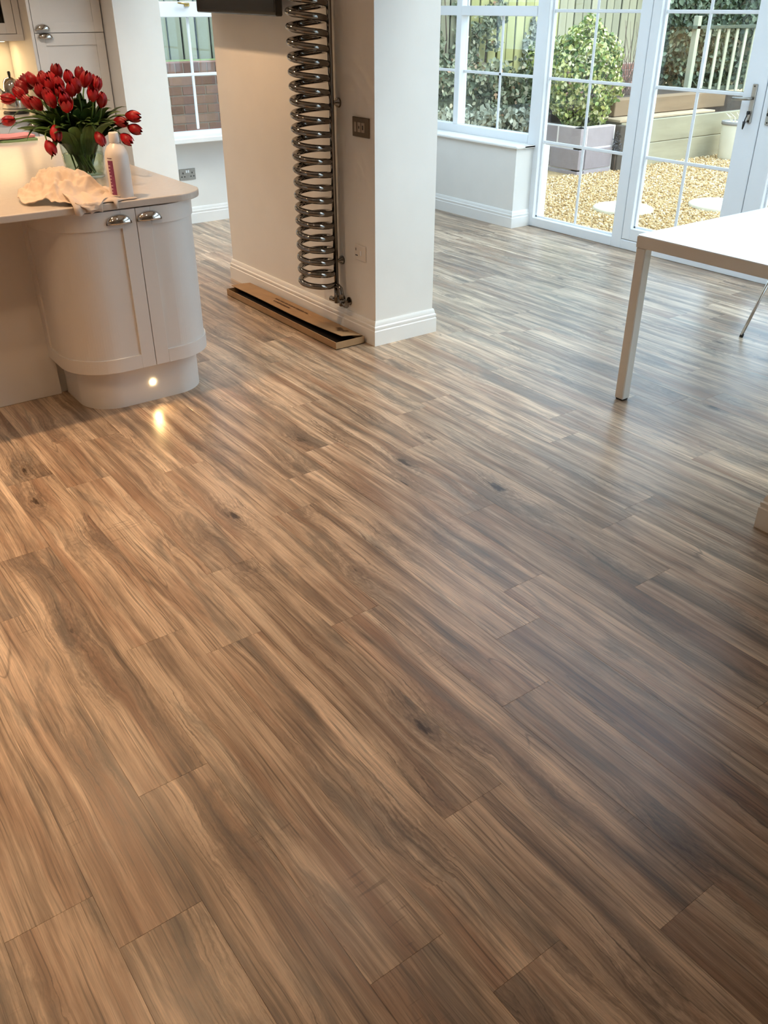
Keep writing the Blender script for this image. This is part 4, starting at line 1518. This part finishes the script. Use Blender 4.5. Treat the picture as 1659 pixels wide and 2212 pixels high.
A_ = rs.normal(size=(NP, 3, 3))
Q, _ = np.linalg.qr(A_)
S_ = sz[:, None] * rs.uniform(0.65, 1.15, (NP, 3))
S_[:, 2] *= 0.8
vv = np.einsum('nij,nkj->nki', Q, ico_v[None] * S_[:, None, :]) + P_[:, None, :]
ff = ico_f[None] + (np.arange(NP) * 12)[:, None, None]
gr = npmesh('gravel', vv.reshape(-1, 3), ff.reshape(-1, 3), rand_mat('gravel_stone', [(0.0, hexc('#8f7149')), (0.3, hexc('#c2a06c')), (0.65, hexc('#d8b987')), (1.0, hexc('#ecdcbc'))], 0.85, (20, 20, 20), 0.2))
tag(gr, 'loose golden gravel covering the garden outside the doors', 'gravel', kind='stuff')

# round stepping stones
for i, (x, y, r_, lab) in enumerate(((-5.50, 6.83, 0.28, 'round pale stepping stone in the gravel nearest the glazed side light'), (-5.05, 7.72, 0.30, 'round pale stepping stone in the gravel further out, beyond the handled door'))):
    o = MB().lathe([(0.0, 0.034), (r_ - 0.02, 0.034), (r_, 0.026), (r_ + 0.004, -0.02), (0.0, -0.02)], (x, y, GZ), 36).build('stepping_stone', simple('pale_stone_%d' % i, '#d9cfb8', 0.8, var=0.06, bumps=0.2))
    tag(o, lab, 'stepping stone', 'round stepping stones')

# concrete block planter
M['block'] = rand_mat('concrete_block', [(0, hexc('#95898a')), (1, hexc('#aea2a2'))], 0.9, (14, 14, 14), 0.14, 'object', 0.3)
M['mortar'] = simple('pale_mortar', '#e6ddd6', 0.9, var=0.06)
plr = thing('block_planter', (-7.6, 8.1, GZ), 'raised planter of grey concrete blocks holding the variegated bush', 'planter')
PCX, PCY = -7.09, 7.91
mb = MB()
mb.box((-8.74, PCY + 0.002, GZ - 0.05), (PCX - 0.002, PCY + 0.094, 0.393)).box((PCX - 0.094, PCY + 0.002, GZ - 0.05), (PCX - 0.002, 8.48, 0.393))
mb.build('mortar', M['mortar'], plr)
for cz, (z0, z1) in enumerate(((0.180, 0.388), (-0.046, 0.164), (-0.27, -0.062))):
    off = 0.018 if cz > 0 else 0.0
    s0 = PCX + off
    x = s0
    first = 0.10 if cz == 0 else 0.44
    first = min(first, 0.44)
    if cz == 0:
        # the end of the return block shows, then stretchers
        segs = [0.34]
    else:
        segs = [0.44]
    while x > -8.4:
        w_b = segs.pop(0) if segs else 0.44
        MB().cbox((x - w_b, PCY - off, z0), (x, PCY + 0.10 - off, z1), 0.004).build('block', M['block'], plr)
        x -= w_b + 0.018
    y = PCY + 0.10 - off + 0.012
    while y < 8.4:
        y2 = min(y + 0.44, 8.48)
        MB().cbox((PCX - 0.10 + off, y, z0), (PCX + off, y2, z1), 0.004).build('block', M['block'], plr)
        y = y2 + 0.012
MB().box((-8.74, PCY + 0.1, GZ), (PCX - 0.1, 8.5, 0.33)).build('soil', M['soil'], plr)


def leaf_cloud(name, centers, normals, size, mat, parent=None, seed=1, aspect=0.62, tilt=0.8):
    """many small folded leaves: each two quads hinged along the midrib"""
    rs = np.random.RandomState(seed)
    n = len(centers)
    nrm = normals + rs.normal(size=(n, 3)) * tilt
    nrm /= np.linalg.norm(nrm, axis=1, keepdims=True)
    a = rs.normal(size=(n, 3))
    a[:, 2] -= 0.8
    u = a - nrm * np.sum(a * nrm, 1, keepdims=True)
    u /= np.linalg.norm(u, axis=1, keepdims=True)
    w = np.cross(nrm, u)
    s = size * rs.uniform(0.65, 1.3, (n, 1))
    hw = s * aspect * 0.5
    c = centers
    p0, p3 = c - u * s * 0.5, c + u * s * 0.5
    lift = nrm * hw * 0.35
    pl1, pl2 = c - u * s * 0.12 - w * hw + lift, c + u * s * 0.22 - w * hw * 0.8 + lift
    pr1, pr2 = c - u * s * 0.12 + w * hw + lift, c + u * s * 0.22 + w * hw * 0.8 + lift
    V = np.stack([p0, pl1, pl2, p3, pr2, pr1], 1).reshape(-1, 3)
    b = (np.arange(n) * 6)[:, None]
    F = np.concatenate([b + np.array([[0, 3, 2, 1]]), b + np.array([[0, 5, 4, 3]])], 0)
    return npmesh(name, V, F, mat, parent)


M['varleaf'] = rand_mat('variegated_leaf', [(0.0, hexc('#3f5a2b')), (0.35, hexc('#7d8f45')), (0.6, hexc('#c6c673')), (1.0, hexc('#eeeab8'))], 0.45, (60, 60, 60), 0.35)
M['ivy'] = rand_mat('ivy_leaf', [(0.0, hexc('#26331f')), (0.5, hexc('#46543a')), (0.85, hexc('#6c7a5e')), (1.0, hexc('#9aa588'))], 0.4, (40, 40, 40), 0.3)
M['ivy2'] = rand_mat('dusty_ivy_leaf', [(0.0, hexc('#48503a')), (0.4, hexc('#6f775a')), (0.75, hexc('#959678')), (0.93, hexc('#b5ae90')), (1.0, hexc('#b08462'))], 0.55, (40, 40, 40), 0.3)
M['greyleaf'] = rand_mat('grey_green_leaf', [(0.0, hexc('#6a6c5a')), (0.5, hexc('#979a86')), (1.0, hexc('#c4c2ab'))], 0.6, (40, 40, 40), 0.3)
M['bark'] = simple('shrub_bark', '#5a4a3c', 0.9, var=0.3, nscale=30)

bush = thing('variegated_bush', (-7.52, 8.32, 0.33), 'rounded bush with cream and green variegated leaves growing in the block planter', 'bush')
rs = np.random.RandomState(21)
n = 5200
d = rs.normal(size=(n, 3))
d /= np.linalg.norm(d, axis=1, keepdims=True)
lump = 1 + 0.10 * np.sin(d[:, 0] * 9 + 1) + 0.08 * np.sin(d[:, 2] * 8 + d[:, 1] * 6)
rad_ = rs.uniform(0.72, 1.0, n) ** 0.6
cen = np.array([-7.52, 8.33, 0.86]) + d * (np.array([0.41, 0.41, 0.55]) * (lump * rad_)[:, None])
cen[:, 2] = np.maximum(cen[:, 2], 0.36)
f_ = leaf_cloud('foliage', cen, d, 0.052, M['varleaf'], bush, 4)
f_['kind'] = 'stuff'
mb = MB()
for k in range(9):
    a = k * 0.7
    mb.tube([(-7.52 + 0.02 * math.cos(a), 8.33 + 0.02 * math.sin(a), 0.33), (-7.52 + 0.1 * math.cos(a), 8.33 + 0.1 * math.sin(a), 0.6), (-7.52 + 0.26 * math.cos(a), 8.33 + 0.26 * math.sin(a), 1.0)], [0.014, 0.010, 0.004], 6)
mb.build('branches', M['bark'], bush, kind='stuff')

# second smaller variegated shrub seen through the window edge
sh2 = thing('variegated_shrub', (-8.25, 8.32, 0.33), 'yellow leaved shrub behind the window post, left of the variegated bush', 'bush')
d = rs.normal(size=(700, 3))
d /= np.linalg.norm(d, axis=1, keepdims=True)
cen = np.array([-8.25, 8.42, 1.02]) + d * np.array([0.22, 0.22, 0.30]) * rs.uniform(0.5, 1, (700, 1))
leaf_cloud('foliage', cen, d, 0.05, M['varleaf'], sh2, 6)['kind'] = 'stuff'
MB().tube([(-8.25, 8.36, 0.33), (-8.24, 8.40, 0.8), (-8.27, 8.42, 1.15)], [0.014, 0.009, 0.004], 6).build('stem', M['bark'], sh2)

# timber raised bed
M['greensl'] = rand_mat('green_painted_timber', [(0, hexc('#968f75')), (1, hexc('#aaa186'))], 0.85, (8, 1.4, 10), 0.3, 'object')
M['brownsl'] = rand_mat('weathered_sleeper', [(0, hexc('#80684f')), (1, hexc('#9c8467'))], 0.9, (9, 1.5, 12), 0.3, 'object')
M['palepl'] = rand_mat('pale_plank', [(0, hexc('#b29a7c')), (1, hexc('#c6b090'))], 0.85, (9, 1.5, 12), 0.2, 'object')
bed = thing('raised_bed', (-7.5, 9.8, GZ), 'stepped raised bed of green painted boards with brown sleepers on top', 'raised bed')
SX = -7.10
MB().cbox((SX - 0.06, 8.60, GZ - 0.02), (SX, 11.6, 0.148), 0.006).build('board', M['greensl'], bed)
MB().cbox((SX - 0.065, 8.60, 0.152), (SX - 0.006, 11.6, 0.405), 0.006).build('board', M['greensl'], bed)
MB().cbox((SX - 0.95, 8.60, GZ - 0.02), (SX - 0.06, 8.66, 0.405), 0.006).build('board', M['greensl'], bed)
MB().cbox((SX - 0.02, 8.50, GZ - 0.02), (SX + 0.075, 8.597, 0.385), 0.006).build('post', simple('dark_post', '#4c4237', 0.9), bed)
MB().cbox((SX - 0.26, 8.62, 0.407), (SX - 0.07, 10.45, 0.432), 0.004).build('plank', M['palepl'], bed)
MB().cbox((SX - 0.75, 8.56, 0.407), (SX - 0.0, 8.70, 0.435), 0.004).build('plank', M['palepl'], bed)
MB().cbox((SX - 0.46, 8.75, 0.434), (SX - 0.26, 10.9, 0.615), 0.008).build('sleeper', M['brownsl'], bed)
MB().cbox((SX - 1.2, 8.75, 0.434), (SX - 0.465, 8.93, 0.60), 0.008).build('sleeper', M['brownsl'], bed)
MB().box((SX - 1.47, 8.95, GZ), (SX - 0.47, 11.6, 0.56)).box((SX - 0.26, 10.46, GZ), (SX - 0.07, 11.6, 0.38)).build('soil', M['soil'], bed)

# small dark plant at the planter corner
lav = thing('lavender_plant', (-7.02, 8.46, GZ), 'small grey lavender clump between the planter and the timber bed', 'plant')
d = rs.normal(size=(260, 3))
d[:, 2] = np.abs(d[:, 2])
d /= np.linalg.norm(d, axis=1, keepdims=True)
leaf_cloud('foliage', np.array([-7.05, 8.49, 0.10]) + d * np.array([0.07, 0.05, 0.24]) * rs.uniform(0.3, 1, (260, 1)), d, 0.035, rand_mat('lavender_leaf', [(0, hexc('#3d3b3e')), (1, hexc('#77767a'))], 0.8), lav, 9, 0.3)['kind'] = 'stuff'
MB().tube([(-7.04, 8.48, GZ), (-7.045, 8.485, 0.1)], 0.006, 6).build('stem', M['bark'], lav)

# pot
pot = thing('garden_pot', (-6.80, 10.40, GZ), 'tall cream round garden pot standing against the green timber bed', 'pot')
pc = (-6.80, 10.40, GZ)
MB().lathe([(0.0, 0.0), (0.150, 0.0), (0.158, 0.02), (0.172, 0.42), (0.172, 0.425), (0.0, 0.40)], pc, 36).build('pot_body', simple('cream_pot', '#ded8c2', 0.6, var=0.04), pot)
MB().lathe([(0.170, 0.395), (0.180, 0.40), (0.180, 0.435), (0.166, 0.438), (0.160, 0.40)], pc, 36).build('pot_rim', simple('grey_pot_liner', '#8d8781', 0.6), pot)
mb = MB()
for k in range(10):
    a = k * 0.63
    mb.tube([(pc[0] + 0.05 * math.cos(a), pc[1] + 0.05 * math.sin(a), GZ + 0.40), (pc[0] + 0.09 * math.cos(a), pc[1] + 0.09 * math.sin(a), GZ + 0.47), (pc[0] + 0.15 * math.cos(a + 0.4), pc[1] + 0.15 * math.sin(a + 0.4), GZ + 0.52)], [0.006, 0.005, 0.003], 6)
mb.build('dry_stems', simple('dry_stem', '#d8cfb6', 0.8), pot, kind='stuff')

# boundary fence: upright boards
M['fence'] = rand_mat('weathered_grey_green_board', [(0.0, hexc('#7f7f70')), (0.5, hexc('#8f8f7e')), (1.0, hexc('#9d9c8a'))], 0.9, (10, 10, 1.2), 0.25, 'object')
M['fence2'] = rand_mat('weathered_yellow_green_board', [(0.0, hexc('#a8a56c')), (0.5, hexc('#b7b277')), (1.0, hexc('#c2bc84'))], 0.9, (10, 10, 1.2), 0.22, 'object')
M['fence3'] = rand_mat('weathered_pale_green_board', [(0.0, hexc('#9a967b')), (0.5, hexc('#aaa486')), (1.0, hexc('#b7b093'))], 0.9, (10, 10, 1.2), 0.22, 'object')
fe = thing('board_fence', (-8.85, 8.0, 0.85), 'long boundary fence of upright pale green weathered boards', 'fence')
BW = 0.142
me_b = MB().cbox((-0.011, 0.006, 0.0), (0.011, BW - 0.006, 1.75), 0.004)
mesh_b = bpy.data.meshes.new('fence_board')
mesh_b.from_pydata(me_b.v, [], me_b.f)
mesh_b.update()
mesh_b.materials.append(M['fence'])
mesh_b2 = mesh_b.copy()
mesh_b2.materials[0] = M['fence2']
mesh_b3 = mesh_b.copy()
mesh_b3.materials[0] = M['fence3']
y = 3.0
fr_ = random.Random(4)
while y < 14.6:
    o = bpy.data.objects.new('board', mesh_b if y < 6 else mesh_b2 if 7.55 < y < 9.1 else mesh_b3)
    C.objects.link(o)
    o.location = (-8.80 + fr_.uniform(-0.006, 0.006), y, 0.80 + fr_.uniform(-0.015, 0.015) - (0.30 if y > 6 else 0))
    o.rotation_euler = (R(fr_.uniform(-0.35, 0.35)), 0, R(fr_.uniform(-2.5, 2.5)))
    attach_world = o.matrix_basis.copy()
    o.parent = fe
    o.matrix_parent_inverse = wm(fe).inverted()
    y += BW + fr_.uniform(0.002, 0.008)
for zz in (1.05, 2.1):
    MB().box((-8.90, 2.9, zz), (-8.83, 14.7, zz + 0.07)).build('fence_rail', simple('dark_fence_rail', '#4a4636', 0.9), fe)
MB().box((-8.92, 2.9, 0.6), (-8.905, 14.7, 2.6)).build('backing', simple('dark_backing', '#2c2c22', 0.95), fe)

# retaining brick wall seen through the side window
M['brick'] = rand_mat('red_brick', [(0.0, hexc('#8a5f50')), (0.5, hexc('#a27464')), (1.0, hexc('#b58a78'))], 0.9, (18, 18, 18), 0.22, 'object', 0.3)
M['bmortar'] = simple('brick_mortar', '#b9a294', 0.95, var=0.1)
BL, BH, BT = 0.215, 0.065, 0.1025
mbk = MB().cbox((-BT, 0, 0), (0, BL, BH), 0.004)
mesh_k = bpy.data.meshes.new('brick')
mesh_k.from_pydata(mbk.v, [], mbk.f)
mesh_k.update()
mesh_k.materials.append(M['brick'])
mbs = MB().cbox((-0.20, 0, 0), (0, BH, BT), 0.004)
mesh_s = bpy.data.meshes.new('brick_on_edge')
mesh_s.from_pydata(mbs.v, [], mbs.f)
mesh_s.update()
mesh_s.materials.append(M['brick'])


def brick_wall(name, label, x, y0, y1, z0, ztop, soldier=True):
    o = MB().box((x - 0.21, y0 + 0.01, z0), (x - 0.008, y1 - 0.01, ztop - 0.006)).build(name, M['bmortar'])
    tag(o, label, 'wall')
    zt = ztop - (BT if soldier else 0)
    z = zt - BH - 0.010
    rr = random.Random(6)
    c = 0
    while z > z0 - 0.02:
        y = y0 - (BL / 2 if c % 2 else 0)
        while y < y1 - 0.05:
            if y >= y0 - 0.001 and y + BL <= y1 + 0.05:
                b = bpy.data.objects.new('brick', mesh_k)
                C.objects.link(b)
                b.location = (x + rr.uniform(-0.003, 0.003), y, z)
                b.parent = o
            y += BL + 0.010
        z -= BH + 0.010
        c += 1
    if soldier:
        y = y0
        while y < y1 - BH:
            b = bpy.data.objects.new('brick_on_edge', mesh_s)
            C.objects.link(b)
            b.location = (x + rr.uniform(-0.003, 0.003), y, zt)
            b.parent = o
            y += BH + 0.010
    return o


brick_wall('brick_wall', 'red brick retaining wall outside the far side window', -7.75, 3.15, 4.75, 0.28, 1.150)
brick_wall('brick_wall', 'red brick wall below the fence behind the variegated bush', -8.60, 8.7, 10.85, 0.20, 0.90, False)
grs = MB().box((-8.76, 2.6, GZ), (-7.97, 5.0, 1.12)).build('grass_bank', simple('mossy_bank', '#7f9155', 0.95, var=0.3, nscale=20, bumps=0.5))
tag(grs, 'mossy bank of turf behind the brick retaining wall', 'bank')
leafb = MB().box((-8.76, 5.2, GZ), (-7.98, 7.88, 0.22)).box((-8.76, 5.2, 0.22), (-8.35, 7.88, 0.62)).build('planting_bank', simple('leafy_bank', '#5f6048', 0.95, var=0.35, nscale=18, bumps=0.6, bscale=30))
tag(leafb, 'dark soil bank under the board fence', 'bank')


def ivy(label, boxes, n, size, mat, seed, nm='ivy', cat='ivy', stem_at=None):
    rs = np.random.RandomState(seed)
    tot = sum(b[6] for b in boxes)
    cs = []
    for (xa, xb, ya, yb, za, zb, wgt) in boxes:
        k = int(n * wgt / tot)
        ns = 16 if (yb - ya) > 0.8 else 7
        sub = rs.uniform(-0.85, 0.85, (ns, 3))
        q = sub[rs.randint(0, ns, k)] + rs.normal(size=(k, 3)) * 0.22
        q[:, 0] = np.clip(q[:, 0], -0.95, 0.95)
        q = np.clip(q, -1.1, 1.1)
        cs.append(np.stack([(xa + xb) / 2 + q[:, 0] * (xb - xa) / 2, (ya + yb) / 2 + q[:, 1] * (yb - ya) / 2 * 1.25, (za + zb) / 2 + q[:, 2] * (zb - za) / 2 * 1.25], -1))
    cs = np.concatenate(cs)
    nr = np.tile(np.array([[1.0, -0.3, 0.3]]), (len(cs), 1))
    b0 = boxes[0]
    root = thing(nm, ((b0[0] + b0[1]) / 2, (b0[2] + b0[3]) / 2, b0[4]), label, cat)
    o = leaf_cloud('foliage', cs, nr, size, mat, root, seed)
    o['kind'] = 'stuff'
    mb = MB()
    for (xa, xb, ya, yb, za, zb, wgt) in boxes:
        ym = (ya + yb) / 2
        mb.tube([(xa + 0.02, ym, min(za, 0.5) if za < 1.2 else za), (xa + 0.03, ym + 0.03, (za + zb) / 2), (xa + 0.02, ym - 0.02, zb)], [0.012, 0.009, 0.005], 6)
    mb.build('stems', M['bark'], root, kind='stuff')
    return root


FXI = -8.785
ivy('grey green ivy climbing the fence at the left edge of the window beside the doors', [(FXI, FXI + 0.16, 7.05, 7.50, 0.75, 1.75, 3), (FXI, FXI + 0.12, 7.35, 7.65, 0.85, 1.05, 0.6), (FXI, FXI + 0.12, 7.45, 7.62, 1.35, 1.75, 0.7)], 1300, 0.062, M['ivy2'], 31)
ivy('dark ivy tuft high on the fence behind the window mullion', [(FXI, FXI + 0.16, 7.70, 8.12, 1.18, 1.58, 2), (FXI, FXI + 0.10, 7.66, 7.80, 0.85, 1.3, 0.8)], 620, 0.058, M['ivy2'], 32)
ivy('slender grey creeper standing against the fence right of the window glazing bar', [(FXI, FXI + 0.1, 8.50, 8.72, 0.75, 1.28, 2), (FXI, FXI + 0.08, 8.68, 8.78, 1.2, 1.45, 0.6)], 420, 0.055, M['greyleaf'], 33)
ivy('thick tangle of ivy covering the bank under the fence beyond the window', [(-8.7, -8.2, 6.4, 8.6, 0.35, 0.92, 5), (-8.55, -8.1, 7.6, 8.5, 0.40, 0.85, 3)], 5600, 0.066, M['ivy2'], 34)
ivy('pale grey leafed ground plants in front of the ivy bank', [(-8.35, -7.9, 6.2, 7.8, 0.10, 0.50, 3), (-8.2, -7.9, 7.3, 7.88, 0.1, 0.45, 1)], 2400, 0.075, M['greyleaf'], 35, 'ground_plants', 'plants')
ivy('dark ivy hanging on the fence beside the first door post', [(FXI, FXI + 0.2, 10.85, 11.45, 1.0, 2.2, 3)], 900, 0.07, M['ivy'], 36)
ivy('large dark ivy mass covering the fence left of the pale palings', [(FXI, FXI + 0.30, 11.2, 12.4, 0.55, 1.6, 5), (FXI, FXI + 0.30, 11.3, 13.6, 1.35, 2.2, 3), (FXI, FXI + 0.2, 12.2, 13.6, 0.6, 1.3, 2)], 6400, 0.085, M['ivy'], 37)

# bare twiggy shrub behind the bush
tw = thing('bare_shrub', (-8.25, 9.9, 0.5), 'bare twiggy shrub in front of the fence right of the variegated bush', 'shrub')
mb = MB()
rr = random.Random(12)
for k in range(26):
    p = Vector((-8.25 + rr.uniform(-0.1, 0.1), 9.9 + rr.uniform(-0.15, 0.15), 0.45))
    pts = [p]
    d_ = Vector((rr.uniform(-0.25, 0.25), rr.uniform(-0.6, 0.6), 1.0)).normalized()
    for q in range(6):
        d_ = (d_ + Vector((rr.uniform(-.25, .25), rr.uniform(-.35, .35), rr.uniform(-.15, .15)))).normalized()
        p = p + d_ * rr.uniform(0.12, 0.2)
        pts.append(p)
    mb.tube(pts, [0.007 - 0.0009 * i for i in range(7)], 5)
mb.build('twigs', simple('grey_twig', '#7d6a5e', 0.9, var=0.2), tw, kind='stuff')

# palings
M['paling'] = rand_mat('pale_green_paling', [(0, hexc('#b0b094')), (1, hexc('#c8c6ac'))], 0.85, (10, 10, 2), 0.15, 'object')
pg = thing('paling_rail', (-8.3, 12.2, 0.4), 'pale green palings with a dark top rail in front of the ivy', 'fence')
for k in range(9):
    y = 11.62 + k * 0.214
    MB().cbox((-8.315, y, 0.36), (-8.295, y + 0.062, 1.29), 0.004).build('paling', M['paling'], pg)
MB().cbox((-8.33, 11.2, 1.292), (-8.26, 13.6, 1.335), 0.004).build('top_rail', simple('dark_green_rail', '#4c5442', 0.85), pg)
MB().cbox((-8.345, 11.3, 0.50), (-8.318, 13.6, 0.56), 0.004).build('lower_rail', simple('dark_green_rail_low', '#4c5442', 0.85), pg)
MB().cbox((-8.34, 11.30, 0.36), (-8.26, 11.375, 1.45), 0.004).build('post', M['paling'], pg)
